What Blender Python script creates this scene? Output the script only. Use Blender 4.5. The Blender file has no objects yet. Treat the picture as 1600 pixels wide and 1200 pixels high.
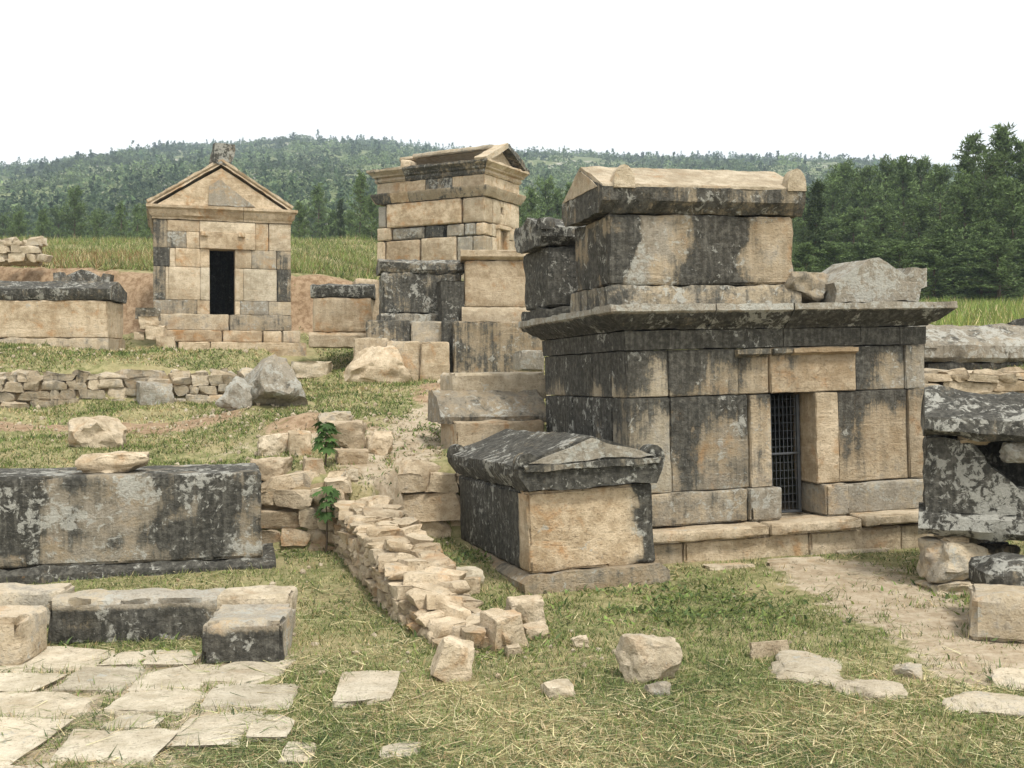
import bpy, bmesh, math, random
import numpy as np
from mathutils import Matrix, Vector, Euler

# ------------------------------------------------------------------ camera, sky, sun, exposure
SC = bpy.context.scene
COL = SC.collection
FPX, HORIZON, EYE = 1700.0, 580.0, 1.9          # focal length in pixels of the 1600 px photograph
PITCH = math.atan((600 - HORIZON) / FPX)
cam_d = bpy.data.cameras.new('camera'); cam_d.sensor_width = 36; cam_d.lens = 36 * FPX / 1600
cam_d.clip_start = .1; cam_d.clip_end = 6000
cam = bpy.data.objects.new('camera', cam_d); COL.objects.link(cam)
cam.location = (0, 0, EYE); cam.rotation_euler = (math.pi / 2 - PITCH, 0, 0)
SC.camera = cam

SUN_EL, SUN_AZ = math.radians(60), math.radians(148)   # azimuth clockwise from +Y: behind the camera, to the right
w = bpy.data.worlds.new('World'); SC.world = w; w.use_nodes = True
nt = w.node_tree; nt.nodes.clear()
sky = nt.nodes.new('ShaderNodeTexSky'); sky.sky_type = 'NISHITA'; sky.sun_disc = False
sky.sun_elevation = SUN_EL; sky.sun_rotation = SUN_AZ; sky.air_density = 2.0; sky.dust_density = .5; sky.ozone_density = 1.0
hs = nt.nodes.new('ShaderNodeHueSaturation'); hs.inputs['Saturation'].default_value = .05
bg = nt.nodes.new('ShaderNodeBackground'); bg.inputs['Strength'].default_value = .15
wo = nt.nodes.new('ShaderNodeOutputWorld')
nt.links.new(sky.outputs[0], hs.inputs['Color']); nt.links.new(hs.outputs[0], bg.inputs[0]); nt.links.new(bg.outputs[0], wo.inputs[0])
sun_d = bpy.data.lights.new('sun', 'SUN'); sun_d.energy = 2.3; sun_d.angle = math.radians(10); sun_d.color = (1, .97, .91)
sun = bpy.data.objects.new('sun', sun_d); COL.objects.link(sun)
sv = Vector((math.sin(SUN_AZ) * math.cos(SUN_EL), math.cos(SUN_AZ) * math.cos(SUN_EL), math.sin(SUN_EL)))
sun.rotation_euler = sv.to_track_quat('Z', 'Y').to_euler()
SC.view_settings.view_transform = 'Standard'; SC.view_settings.look = 'None'
SC.view_settings.exposure = 0.74; SC.view_settings.gamma = 1
SC.cycles.use_denoising = True
SC.cycles.max_bounces = 5; SC.cycles.diffuse_bounces = 3; SC.cycles.volume_bounces = 0

random.seed(7); RNG = np.random.default_rng(7)

# ------------------------------------------------------------------ noise
_perm = np.random.default_rng(3).permutation(512)
_grad = np.random.default_rng(4).normal(size=(512, 3)); _grad /= np.linalg.norm(_grad, axis=1)[:, None]
def vnoise(P, seed=0):
    P = np.asarray(P, float) + np.array([17.3, 5.1, 9.7]) * (seed % 97 + 1)
    i = np.floor(P).astype(int); f = P - i; u = f * f * f * (f * (f * 6 - 15) + 10)
    r = 0
    for a in (0, 1):
        for b in (0, 1):
            for c in (0, 1):
                h = _perm[(_perm[(_perm[(i[:, 0] + a) & 511] + i[:, 1] + b) & 511] + i[:, 2] + c) & 511]
                d = ((f - (a, b, c)) * _grad[h]).sum(1)
                wt = (u[:, 0] if a else 1 - u[:, 0]) * (u[:, 1] if b else 1 - u[:, 1]) * (u[:, 2] if c else 1 - u[:, 2])
                r = r + wt * d
    return r
def fbm(P, octv=3, seed=0):
    P = np.asarray(P, float); r = 0; a = 1.0
    for k in range(octv):
        r = r + a * vnoise(P * 2.03 ** k, seed + 13 * k); a *= .5
    return r
def sst(a, b, x):
    t = np.clip((x - a) / (b - a), 0, 1); return t * t * (3 - 2 * t)
def lerp(a, b, t): return a + (b - a) * t

# ------------------------------------------------------------------ terrain
def wall_line(X): return 10.95 + .88 * sst(-1.45, -1.1, X) + np.clip((X - .6) / 3.6, 0, 1) * 1.35
def terrain(X, Y, rough=True):
    X = np.asarray(X, float); Y = np.asarray(Y, float)
    low = .10 * sst(8.6, 10.4, Y) + .03 * sst(1, 5, X)
    yw = wall_line(X)
    upl = .78 + .115 * (np.minimum(Y, 24) - 11)
    # step of the dry stone wall on the left
    ws = 17.2 + .16 * (X + 8)
    upl = upl + (.42 * sst(ws - .25, ws + .25, Y) * (1 - sst(21, 25, Y)) - .12 * sst(ws - 4, ws, Y) * (1 - sst(ws, ws + .5, Y))) * (1 - sst(-4.9, -4.1, X))
    # cut bank behind the gabled tomb, hillside above it
    bank = lerp(1.35, .9, sst(-6, -3, X)) * (1 - sst(-1.5, .8, X))
    yb = 28.3 + .9 * np.sin(X * .35 + 1)
    upl = upl + np.clip(Y - 24, 0, None) * .20 * (Y < 200) * (1 - sst(28, 32, Y)) * 1.0 + sst(28, 32, Y) * .8
    upl = upl + bank * sst(yb - .45, yb + .45, Y)
    upl = upl + np.clip(Y - 29, 0, 21) * lerp(.165, .11, sst(-7, -3, X))
    upr = 1.9 + .085 * (np.minimum(Y, 60) - 13.5)
    up = lerp(upl, upr, sst(3.6, 4.6, X) if False else sst(3.2, 4.8, X))
    up = up + np.clip(Y - 55, 0, None) * .06
    t = sst(yw - .14, yw + .14, Y)
    z = low * (1 - t) + up * t
    if rough:
        P = np.stack([X * .55, Y * .55, X * 0], -1).reshape(-1, 3)
        n = fbm(P, 3, 5).reshape(X.shape); n2 = vnoise(P * 6, 9).reshape(X.shape)
        z = z + n * lerp(.05, .22, sst(10.8, 13, Y)) * (1 - .75 * sst(-1, .6, X) * (1 - sst(11, 16, Y))) + n2 * lerp(.014, .05, sst(11, 13, Y))
        z = z - .38 * np.exp(-(((X + 6.2) / 2.6) ** 2 + ((Y - 22.7) / 1.3) ** 2))
        z = z + np.exp(-(((X + 2.55) / .7) ** 2 + ((Y - 13.4) / .8) ** 2)) * .33     # little mound under the sapling
    return z
def t1(x, y): return float(terrain(np.array([x]), np.array([y]))[0])
def ray(px, py):
    d = Vector(((px - 800) / FPX, 1, -(py - 600) / FPX)); c, s = math.cos(PITCH), math.sin(PITCH)
    return Vector((d.x, d.y * c + d.z * s, d.z * c - d.y * s))
def at(px, py, depth):
    r = ray(px, py); return Vector((0, 0, EYE)) + r * (depth / r.y)
def gnd(px, py, y0=4.6, y1=60):
    """first point of the terrain seen through a pixel of the photograph"""
    r = ray(px, py); Ys = np.geomspace(y0, y1, 1500); k = Ys / r.y
    X = r.x * k; Z = EYE + r.z * k; h = terrain(X, Ys); idx = np.where(Z <= h)[0]
    i = idx[0] if len(idx) else len(Ys) - 1
    return Vector((X[i], Ys[i], h[i]))

# ------------------------------------------------------------------ object helpers
def tag(o, label, cat, group=None, kind=None):
    if label: o['label'] = label
    if cat: o['category'] = cat
    if group: o['group'] = group
    if kind: o['kind'] = kind
    return o
def thing(name, label, cat, M=None, group=None):
    o = bpy.data.objects.new(name, None); COL.objects.link(o); o.empty_display_size = .2
    if M is not None: o.matrix_world = M
    return tag(o, label, cat, group)
def mob(name, me, mat=None, parent=None, loc=(0, 0, 0), rot=(0, 0, 0), scale=(1, 1, 1), col=None):
    o = bpy.data.objects.new(name, me); COL.objects.link(o)
    if mat is not None and len(me.materials) == 0: me.materials.append(mat)
    o.location = loc; o.rotation_euler = rot; o.scale = scale
    if parent is not None: o.parent = parent
    if col is not None: o.color = (col[0], col[1], col[2], 1)
    return o
def mesh(name, V, Fc, smooth=38):
    me = bpy.data.meshes.new(name); me.from_pydata(np.asarray(V).tolist(), [], Fc); me.update()
    if smooth:
        me.polygons.foreach_set('use_smooth', [True] * len(me.polygons))
        me.set_sharp_from_angle(angle=math.radians(smooth))
    return me
def frame(O, yaw, rx=0, ry=0):
    return Matrix.Translation(O) @ Matrix.Rotation(yaw, 4, 'Z') @ Matrix.Rotation(rx, 4, 'X') @ Matrix.Rotation(ry, 4, 'Y')

_seed = [0]
def ns():
    _seed[0] += 1; return _seed[0]

def set_wear(me, W):
    a = me.attributes.new('wear', 'FLOAT_VECTOR', 'POINT'); a.data.foreach_set('vector', np.asarray(W, np.float32).ravel())
def top_stain(V, h, k=.36):
    n = vnoise(V * 1.7 + 11, 3); return np.stack([k * (V[:, 2] / h) + .45 * n - .02, .2 * vnoise(V * 2.3, 8), 0 * n], 1)
def block_mesh(w, d, h, r=.02, res=.1, rough=.010, chip=.035, seed=None, taper=0, name='block', wear=None):
    """weathered ashlar: rounded box with uneven faces and chipped arrises"""
    seed = ns() if seed is None else seed
    r = min(r, w * .3, d * .3, h * .3)
    lines = []
    for L in (w, d, h):
        n = max(1, min(40, int(round((L - 2 * r) / res))))
        lines.append(np.concatenate([[-L / 2], np.linspace(-L / 2 + r, L / 2 - r, n + 1), [L / 2]]))
    nx, ny, nz = [len(l) - 1 for l in lines]
    ids = {}; V = []; Fc = []
    def vid(i, j, k):
        q = (i, j, k)
        if q not in ids: ids[q] = len(V); V.append((lines[0][i], lines[1][j], lines[2][k]))
        return ids[q]
    for i in range(nx):
        for j in range(ny):
            Fc.append((vid(i, j, 0), vid(i, j + 1, 0), vid(i + 1, j + 1, 0), vid(i + 1, j, 0)))
            Fc.append((vid(i, j, nz), vid(i + 1, j, nz), vid(i + 1, j + 1, nz), vid(i, j + 1, nz)))
    for i in range(nx):
        for k in range(nz):
            Fc.append((vid(i, 0, k), vid(i + 1, 0, k), vid(i + 1, 0, k + 1), vid(i, 0, k + 1)))
            Fc.append((vid(i, ny, k), vid(i, ny, k + 1), vid(i + 1, ny, k + 1), vid(i + 1, ny, k)))
    for j in range(ny):
        for k in range(nz):
            Fc.append((vid(0, j, k), vid(0, j, k + 1), vid(0, j + 1, k + 1), vid(0, j + 1, k)))
            Fc.append((vid(nx, j, k), vid(nx, j + 1, k), vid(nx, j + 1, k + 1), vid(nx, j, k + 1)))
    V = np.array(V); V0 = V.copy(); half = np.array([w, d, h]) / 2
    q = np.clip(V, -half + r, half - r); v = V - q; ln = np.linalg.norm(v, axis=1)[:, None]
    nrm = v / np.maximum(ln, 1e-9); ne = (np.abs(v) > 1e-6).sum(1)
    V = q + nrm * r
    off = seed * 3.77
    V = V + nrm * (fbm(V * 3.2 + off, 4, seed) * rough * 1.8)[:, None]
    c = np.clip(fbm(V * 5.5 - off, 3, seed + 5) + .05, 0, 1) * chip * 2.2 * (ne >= 2)
    V = V - nrm * c[:, None]
    if taper: V[:, :2] *= (1 - taper * (V[:, 2:3] / h + .5))
    me = mesh(name, V, Fc)
    if wear is not None: set_wear(me, wear(V0, h))
    return me

def prof_mesh(prof, x0, x1, m0=0, m1=0, res=.08, rough=.01, seed=None, chip=0, sag=0, name='moulding', wear=None):
    """profile in (y,z), counter-clockwise seen from +x, drawn along x; m0/m1 shear the ends into mitres"""
    seed = ns() if seed is None else seed
    pts = []; n0 = len(prof)
    for a in range(n0):
        p, q = np.array(prof[a], float), np.array(prof[(a + 1) % n0], float)
        k = max(1, int(np.linalg.norm(q - p) / (res * 1.3)))
        for t in range(k): pts.append(p + (q - p) * t / k)
    pts = np.array(pts); n = len(pts)
    tan = np.roll(pts, -1, 0) - np.roll(pts, 1, 0); tan /= np.linalg.norm(tan, axis=1)[:, None] + 1e-9
    nr = np.stack([tan[:, 1], -tan[:, 0]], 1)
    m = max(2, int(round((x1 - x0) / res)))
    V = []
    for s in range(m + 1):
        t = s / m
        x = lerp(x0 + m0 * pts[:, 0], x1 + m1 * pts[:, 0], t)
        P = np.stack([x, pts[:, 0], pts[:, 1]], 1)
        d = fbm(P * 4 + seed * 1.7, 4, seed) * rough * 2 - np.clip(fbm(P * 6 - seed, 2, seed + 3), 0, 1) * chip
        P[:, 1] += nr[:, 0] * d; P[:, 2] += nr[:, 1] * d
        if sag: P[:, 2] += sag * math.sin(t * math.pi)
        V.append(P)
    V = np.concatenate(V); Fc = []
    for s in range(m):
        for a in range(n):
            b = (a + 1) % n
            Fc.append((s * n + a, s * n + b, (s + 1) * n + b, (s + 1) * n + a))
    Fc = [f[::-1] for f in Fc]
    Fc.append(tuple(range(n))); Fc.append(tuple(m * n + a for a in range(n))[::-1])
    me = mesh(name, V, Fc, 0)
    bm = bmesh.new(); bm.from_mesh(me)
    bmesh.ops.recalc_face_normals(bm, faces=bm.faces); bm.to_mesh(me); bm.free()
    me.polygons.foreach_set('use_smooth', [True] * len(me.polygons)); me.set_sharp_from_angle(angle=math.radians(38))
    if wear is not None: set_wear(me, wear(V))
    return me

def rock_mesh(seed, cuts=9, sub=3, rough=.05, flat=.0, boxy=0, name='stone', peak=0):
    rg = np.random.default_rng(seed)
    bm = bmesh.new(); bmesh.ops.create_icosphere(bm, subdivisions=sub, radius=.72)
    V = np.array([v.co[:] for v in bm.verts]); Fc = [tuple(v.index for v in f.verts) for f in bm.faces]; bm.free()
    pl = [(np.array(a, float) * s, .5) for a in ((1, 0, 0), (0, 1, 0), (0, 0, 1)) for s in (1, -1)]
    if boxy:
        V = V * 1.5
        pl = [((n + rg.normal(size=3) * .10 * (2 - boxy)) / np.linalg.norm(n), .5) for n, _ in pl]
    for _ in range(cuts):
        n = rg.normal(size=3); n /= np.linalg.norm(n); pl.append((n, rg.uniform(.40, .6) if not boxy else rg.uniform(.52, .72)))
    for n, d in pl:
        n = n / np.linalg.norm(n); k = np.clip(V @ n - d, 0, None); V = V - k[:, None] * n
    nr = V / (np.linalg.norm(V, axis=1)[:, None] + 1e-9)
    V = V + nr * (fbm(V * 3 + seed, 4, seed) * rough * 1.6)[:, None]
    V = V + nr * (fbm(V * 11 + seed, 2, seed + 2) * rough * .35)[:, None]
    if peak: V[:, :2] *= np.clip(1 - peak * (V[:, 2:3] + .4), .15, 2)
    V = V / (V.max(0) - V.min(0)); V = V - (V.max(0) + V.min(0)) / 2
    return mesh(name, V, Fc, 28)
RUB = [rock_mesh(100 + i, 7, 3, .07, boxy=.9, name='rubble_stone') for i in range(18)]
ROC = [rock_mesh(300 + i, 10, 4, .09, name='boulder') for i in range(12)]
SLB = [rock_mesh(500 + i, 4, 4, .06, boxy=1.4, name='slab') for i in range(12)]
PYR = [rock_mesh(700 + i, 8, 4, .08, name='boulder', peak=.62) for i in range(3)]

# ------------------------------------------------------------------ materials
def N(nt, t, **kw):
    n = nt.nodes.new(t)
    for k, v in kw.items():
        if k in n.inputs: n.inputs[k].default_value = v
        else: setattr(n, k, v)
    return n
def newmat(name):
    m = bpy.data.materials.new(name); m.use_nodes = True; nt = m.node_tree; nt.nodes.clear()
    out = nt.nodes.new('ShaderNodeOutputMaterial'); b = nt.nodes.new('ShaderNodeBsdfPrincipled')
    b.inputs['Roughness'].default_value = .92; b.inputs['Specular IOR Level'].default_value = .25
    nt.links.new(b.outputs[0], out.inputs[0]); return m, nt, b
def math_(nt, op, a, b=None, c=None, clamp=False):
    n = nt.nodes.new('ShaderNodeMath'); n.operation = op; n.use_clamp = clamp
    for i, v in enumerate((a, b, c)):
        if v is None: continue
        if isinstance(v, (int, float)): n.inputs[i].default_value = v
        else: nt.links.new(v, n.inputs[i])
    return n.outputs[0]
def step_(nt, v, a, b):
    n = nt.nodes.new('ShaderNodeMapRange'); n.interpolation_type = 'SMOOTHSTEP'
    nt.links.new(v, n.inputs[0]); n.inputs[1].default_value = a; n.inputs[2].default_value = b
    return n.outputs[0]
def mix_(nt, f, a, b):
    n = nt.nodes.new('ShaderNodeMix'); n.data_type = 'RGBA'
    if isinstance(f, (int, float)): n.inputs[0].default_value = f
    else: nt.links.new(f, n.inputs[0])
    for i, v in ((6, a), (7, b)):
        if isinstance(v, tuple): n.inputs[i].default_value = (*v, 1)
        else: nt.links.new(v, n.inputs[i])
    return n.outputs[2]
def noise_(nt, vec, scale, detail=4, rough=.6, dist=0):
    n = N(nt, 'ShaderNodeTexNoise', Scale=scale, Detail=detail, Roughness=rough, Distortion=dist)
    nt.links.new(vec, n.inputs['Vector']); return n.outputs['Fac']
def scaled(nt, vec, s):
    m = nt.nodes.new('ShaderNodeVectorMath'); m.operation = 'MULTIPLY'; nt.links.new(vec, m.inputs[0]); m.inputs[1].default_value = s
    return m.outputs[0]

def stone_mat():
    """travertine; object colour carries the wear: r black crust, g grey lichen, b warmth"""
    m, nt, b = newmat('travertine')
    geo = nt.nodes.new('ShaderNodeNewGeometry'); oi = nt.nodes.new('ShaderNodeObjectInfo')
    sep = nt.nodes.new('ShaderNodeSeparateColor'); nt.links.new(oi.outputs['Color'], sep.inputs[0])
    wa = nt.nodes.new('ShaderNodeAttribute'); wa.attribute_name = 'wear'
    ad = nt.nodes.new('ShaderNodeSeparateXYZ'); nt.links.new(wa.outputs['Vector'], ad.inputs[0])
    R, G, B = [math_(nt, 'ADD', sep.outputs[i], ad.outputs[i], clamp=True) for i in range(3)]
    P = geo.outputs['Position']
    Q = P
    A = noise_(nt, Q, 1.6, 5, .6); Bn = noise_(nt, Q, 8, 7, .72); C0 = noise_(nt, scaled(nt, Q, (7, 7, .6)), 1, 6, .62, .3); C1 = noise_(nt, scaled(nt, Q, (24, 24, 1.3)), 1, 4, .6, .2)
    C = math_(nt, 'ADD', math_(nt, 'MULTIPLY', C0, .62), math_(nt, 'MULTIPLY', C1, .38)); D = noise_(nt, P, 48, 4, .7)
    Hb = noise_(nt, scaled(nt, Q, (1.5, 1.5, 14)), 1, 5, .6)            # bedding lines
    val = math_(nt, 'ADD', math_(nt, 'MULTIPLY', A, .5), math_(nt, 'MULTIPLY', Bn, .5))
    warm = mix_(nt, step_(nt, val, .38, .62), (.295, .212, .122), (.56, .445, .30))
    pale = mix_(nt, step_(nt, val, .38, .62), (.38, .33, .235), (.61, .545, .42))
    base = mix_(nt, B, pale, warm)
    base = mix_(nt, math_(nt, 'MULTIPLY', step_(nt, Hb, .5, .7), .35), base, (.62, .50, .35))
    rust = noise_(nt, Q, 3.1, 5, .65, .5)
    base = mix_(nt, math_(nt, 'MULTIPLY', math_(nt, 'MULTIPLY', step_(nt, rust, .53, .70), .75), B), base, (.36, .185, .065))
    rnd = math_(nt, 'MULTIPLY_ADD', oi.outputs['Random'], .28, .86)
    sm = nt.nodes.new('ShaderNodeVectorMath'); sm.operation = 'SCALE'; nt.links.new(base, sm.inputs[0]); nt.links.new(rnd, sm.inputs['Scale']); base = sm.outputs[0]
    # thin dark pores
    base = mix_(nt, math_(nt, 'MULTIPLY', step_(nt, D, .55, .68), .55), base, (.13, .095, .06))
    pit = noise_(nt, scaled(nt, Q, (16, 16, 48)), 1, 5, .72)
    base = mix_(nt, math_(nt, 'MULTIPLY', step_(nt, pit, .60, .70), .45), base, (.15, .11, .065))
    # grey film
    gv = math_(nt, 'ADD', math_(nt, 'MULTIPLY', math_(nt, 'ADD', Bn, A), .5), math_(nt, 'MULTIPLY_ADD', G, .34, -.20))
    base = mix_(nt, math_(nt, 'MULTIPLY', step_(nt, gv, .46, .58), .72), base, mix_(nt, step_(nt, D, .35, .65), (.155, .145, .12), (.33, .31, .265)))
    # black crust, in streaks and patches
    B2 = noise_(nt, Q, 19, 6, .7)
    bv = math_(nt, 'ADD', math_(nt, 'ADD', math_(nt, 'MULTIPLY', A, .24), math_(nt, 'MULTIPLY', Bn, .22)), math_(nt, 'ADD', math_(nt, 'MULTIPLY', C, .42), math_(nt, 'MULTIPLY', B2, .12)))
    bv = math_(nt, 'ADD', bv, math_(nt, 'MULTIPLY_ADD', R, .46, -.225))
    bv = math_(nt, 'ADD', bv, math_(nt, 'MULTIPLY_ADD', D, .08, -.04))
    base = mix_(nt, math_(nt, 'MULTIPLY', step_(nt, bv, .33, .52), .62), base, (.155, .125, .08))
    bm = step_(nt, bv, .462, .545)
    base = mix_(nt, math_(nt, 'MULTIPLY', bm, .90), base, mix_(nt, step_(nt, math_(nt, 'ADD', math_(nt, 'MULTIPLY', B2, .65), math_(nt, 'MULTIPLY', C1, .35)), .42, .66), (.020, .021, .019), (.115, .11, .092)))
    # pale lichens over it, ragged patches
    L1 = noise_(nt, Q, 12.0, 8, .74, .5); L2 = noise_(nt, Q, 2.6, 4, .6)
    lv = math_(nt, 'ADD', math_(nt, 'ADD', math_(nt, 'MULTIPLY', L1, .62), math_(nt, 'MULTIPLY', L2, .38)), math_(nt, 'MULTIPLY_ADD', G, .15, -.10))
    wl = step_(nt, lv, .54, .585)
    base = mix_(nt, math_(nt, 'MULTIPLY', wl, .78), base, mix_(nt, D, (.24, .235, .20), (.50, .485, .42)))
    og = step_(nt, noise_(nt, Q, 5.7, 5, .7), .68, .74)
    base = mix_(nt, math_(nt, 'MULTIPLY', math_(nt, 'MULTIPLY', og, G), .6), base, (.36, .17, .05))
    nt.links.new(base, b.inputs['Base Color'])
    hgt = math_(nt, 'ADD', math_(nt, 'MULTIPLY', Bn, .6), math_(nt, 'MULTIPLY', D, .30))
    hgt = math_(nt, 'SUBTRACT', hgt, math_(nt, 'MULTIPLY', step_(nt, Hb, .55, .75), .10))
    hgt = math_(nt, 'SUBTRACT', hgt, math_(nt, 'MULTIPLY', step_(nt, pit, .56, .70), .11))
    bp = N(nt, 'ShaderNodeBump', Strength=.9, Distance=.05); nt.links.new(hgt, bp.inputs['Height']); nt.links.new(bp.outputs[0], b.inputs['Normal'])
    return m
STONE = stone_mat()

def ground_mat():
    m, nt, b = newmat('ground_soil')
    geo = nt.nodes.new('ShaderNodeNewGeometry'); P = geo.outputs['Position']
    at_ = nt.nodes.new('ShaderNodeAttribute'); at_.attribute_name = 'cover'
    sep = nt.nodes.new('ShaderNodeSeparateColor'); nt.links.new(at_.outputs['Color'], sep.inputs[0])
    green, soil, path = sep.outputs
    A = noise_(nt, P, 1.1, 5, .6); Bn = noise_(nt, P, 7, 7, .7); D = noise_(nt, P, 40, 4, .75)
    grass = mix_(nt, step_(nt, Bn, .36, .62), (.12, .13, .042), (.30, .27, .13))
    grass = mix_(nt, step_(nt, A, .42, .64), grass, mix_(nt, Bn, (.20, .17, .07), (.40, .34, .19)))
    sl = mix_(nt, step_(nt, Bn, .35, .65), (.20, .125, .068), (.37, .265, .165))
    pt = mix_(nt, step_(nt, Bn, .35, .65), (.33, .255, .165), (.47, .39, .28))
    sm_ = step_(nt, math_(nt, 'ADD', soil, math_(nt, 'MULTIPLY_ADD', Bn, .8, -.4)), .4, .6)
    pm_ = step_(nt, math_(nt, 'ADD', path, math_(nt, 'MULTIPLY_ADD', math_(nt, 'ADD', A, Bn), .8, -.8)), .4, .6)
    c = mix_(nt, sm_, grass, sl); c = mix_(nt, pm_, c, pt)
    c = mix_(nt, math_(nt, 'MULTIPLY', step_(nt, D, .5, .7), .35), c, (.14, .105, .06))
    nt.links.new(c, b.inputs['Base Color'])
    h = math_(nt, 'ADD', math_(nt, 'MULTIPLY', Bn, .6), math_(nt, 'MULTIPLY', D, .4))
    bp = N(nt, 'ShaderNodeBump', Strength=.8, Distance=.05); nt.links.new(h, bp.inputs['Height']); nt.links.new(bp.outputs[0], b.inputs['Normal'])
    return m
def leaf_mat(name, attr='tint', trans=.25):
    m, nt, b = newmat(name)
    a = nt.nodes.new('ShaderNodeAttribute'); a.attribute_name = attr
    nt.links.new(a.outputs['Color'], b.inputs['Base Color']); b.inputs['Roughness'].default_value = .7
    b.inputs['Specular IOR Level'].default_value = .2
    t = nt.nodes.new('ShaderNodeBsdfTranslucent'); nt.links.new(a.outputs['Color'], t.inputs[0])
    mx = nt.nodes.new('ShaderNodeMixShader'); mx.inputs[0].default_value = trans
    out = [n for n in nt.nodes if n.type == 'OUTPUT_MATERIAL'][0]
    nt.links.new(b.outputs[0], mx.inputs[1]); nt.links.new(t.outputs[0], mx.inputs[2]); nt.links.new(mx.outputs[0], out.inputs[0])
    return m
def plain(name, c, rough=.8, metal=0, var=.25, scale=12):
    m, nt, b = newmat(name)
    geo = nt.nodes.new('ShaderNodeNewGeometry'); n = noise_(nt, geo.outputs['Position'], scale, 5, .65)
    nt.links.new(mix_(nt, n, tuple(x * (1 - var) for x in c), tuple(min(1, x * (1 + var)) for x in c)), b.inputs['Base Color'])
    b.inputs['Roughness'].default_value = rough; b.inputs['Metallic'].default_value = metal
    return m
GROUND = ground_mat(); GRASSM = leaf_mat('grass_blades'); LEAFM = leaf_mat('foliage', trans=.2)
BARK = plain('bark', (.10, .075, .05), .95, var=.4); STEEL = plain('galvanised_wire', (.10, .105, .11), .6, .5, .4)
SOILM = plain('packed_earth', (.22, .165, .095), .98, var=.6, scale=22)

# wear presets: (black crust, grey lichen, warmth)
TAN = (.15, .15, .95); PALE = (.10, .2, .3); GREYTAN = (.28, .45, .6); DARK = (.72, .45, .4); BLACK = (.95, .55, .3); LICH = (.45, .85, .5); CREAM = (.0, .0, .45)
def jit(c, k=.08): return tuple(min(1, max(0, v + random.uniform(-k, k))) for v in c)
FOOT = []       # footprints kept free of grass: (x, y, half width, half depth, yaw)

# ------------------------------------------------------------------ ground and hill
def cover_masks(X, Y):
    """green (lush), soil (bare earth bank), path (trodden)"""
    P = np.stack([X * .8, Y * .8, X * 0], -1); n = fbm(P, 3, 21)
    soil = np.zeros_like(X)
    yb = 28.3 + .9 * np.sin(X * .35 + 1)
    soil = np.maximum(soil, np.exp(-((Y - yb) / .75) ** 2) * (X < -1) * 1.0)
    soil = np.maximum(soil, np.exp(-((Y - 14.6 - .2 * (X + 6)) / .55) ** 2) * sst(-9, -7.5, X) * (1 - sst(-4.2, -3.2, X)) * 1.0)
    soil = np.maximum(soil, np.exp(-(((X + 2.2) / 1.1) ** 2 + ((Y - 13.6) / 1.1) ** 2)) * .75)
    soil = np.maximum(soil, np.exp(-(((X + 1.1) / .6) ** 2 + ((Y - 17.6) / 2.2) ** 2)) * .7)
    path = np.zeros_like(X)
    pc = 3.55 - (Y - 10.4) * -.05 - .22 * np.sin((Y - 6) * .9)
    path = np.maximum(path, np.exp(-((X - (3.0 + .22 * np.sin(Y * .8 - 4.2))) / .66) ** 2) * sst(6.0, 6.9, Y) * (1 - sst(10.0, 10.6, Y)))
    path = np.maximum(path, np.exp(-((X + 1.45 - .10 * (Y - 11)) / .62) ** 2) * sst(10.7, 11.4, Y) * (1 - sst(16, 20, Y)) * .85)
    path = np.maximum(path, np.exp(-((Y - 12.6) / .5) ** 2) * sst(-4.6, -3, X) * (1 - sst(-1.6, -.6, X)) * .45)
    path = np.maximum(path, .62 * (1 - sst(-1.7, -1.1, X)) * (1 - sst(7.2, 7.6, Y)))
    green = np.clip(.45 + .5 * n + .35 * sst(24, 28, Y) + .25 * sst(3, 5, X), 0, 1)
    return green, np.clip(soil + .25 * n * (soil > .2), 0, 1), np.clip(path + .2 * n * (path > .15), 0, 1)
def set_color(me, name, C, domain='POINT'):
    a = me.color_attributes.new(name, 'FLOAT_COLOR', domain); a.data.foreach_set('color', np.asarray(C, np.float32).ravel())
xs = np.unique(np.concatenate([np.linspace(-6.5, 6.5, 150), np.linspace(-16, 16, 170), np.linspace(-60, 60, 80), np.linspace(-600, 600, 41)]).round(3))
ys = np.unique(np.concatenate([np.linspace(-40, 3.5, 12), np.linspace(3.5, 14.5, 150), np.linspace(14.5, 33, 130), np.linspace(33, 62, 50), np.linspace(62, 420, 40)]).round(3))
GX, GY = np.meshgrid(xs, ys); GZ = terrain(GX, GY)
V = np.stack([GX, GY, GZ], -1).reshape(-1, 3); nx, ny = len(xs), len(ys)
ii = np.arange(nx * ny).reshape(ny, nx)
Fq = np.stack([ii[:-1, :-1], ii[:-1, 1:], ii[1:, 1:], ii[1:, :-1]], -1).reshape(-1, 4)
me = mesh('ground', V, Fq.tolist(), 0); me.polygons.foreach_set('use_smooth', [True] * len(me.polygons))
g, s, p = cover_masks(GX.ravel(), GY.ravel()); set_color(me, 'cover', np.stack([g, s, p, np.ones_like(g)], 1))
ground = mob('ground', me, GROUND); ground['kind'] = 'structure'

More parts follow.
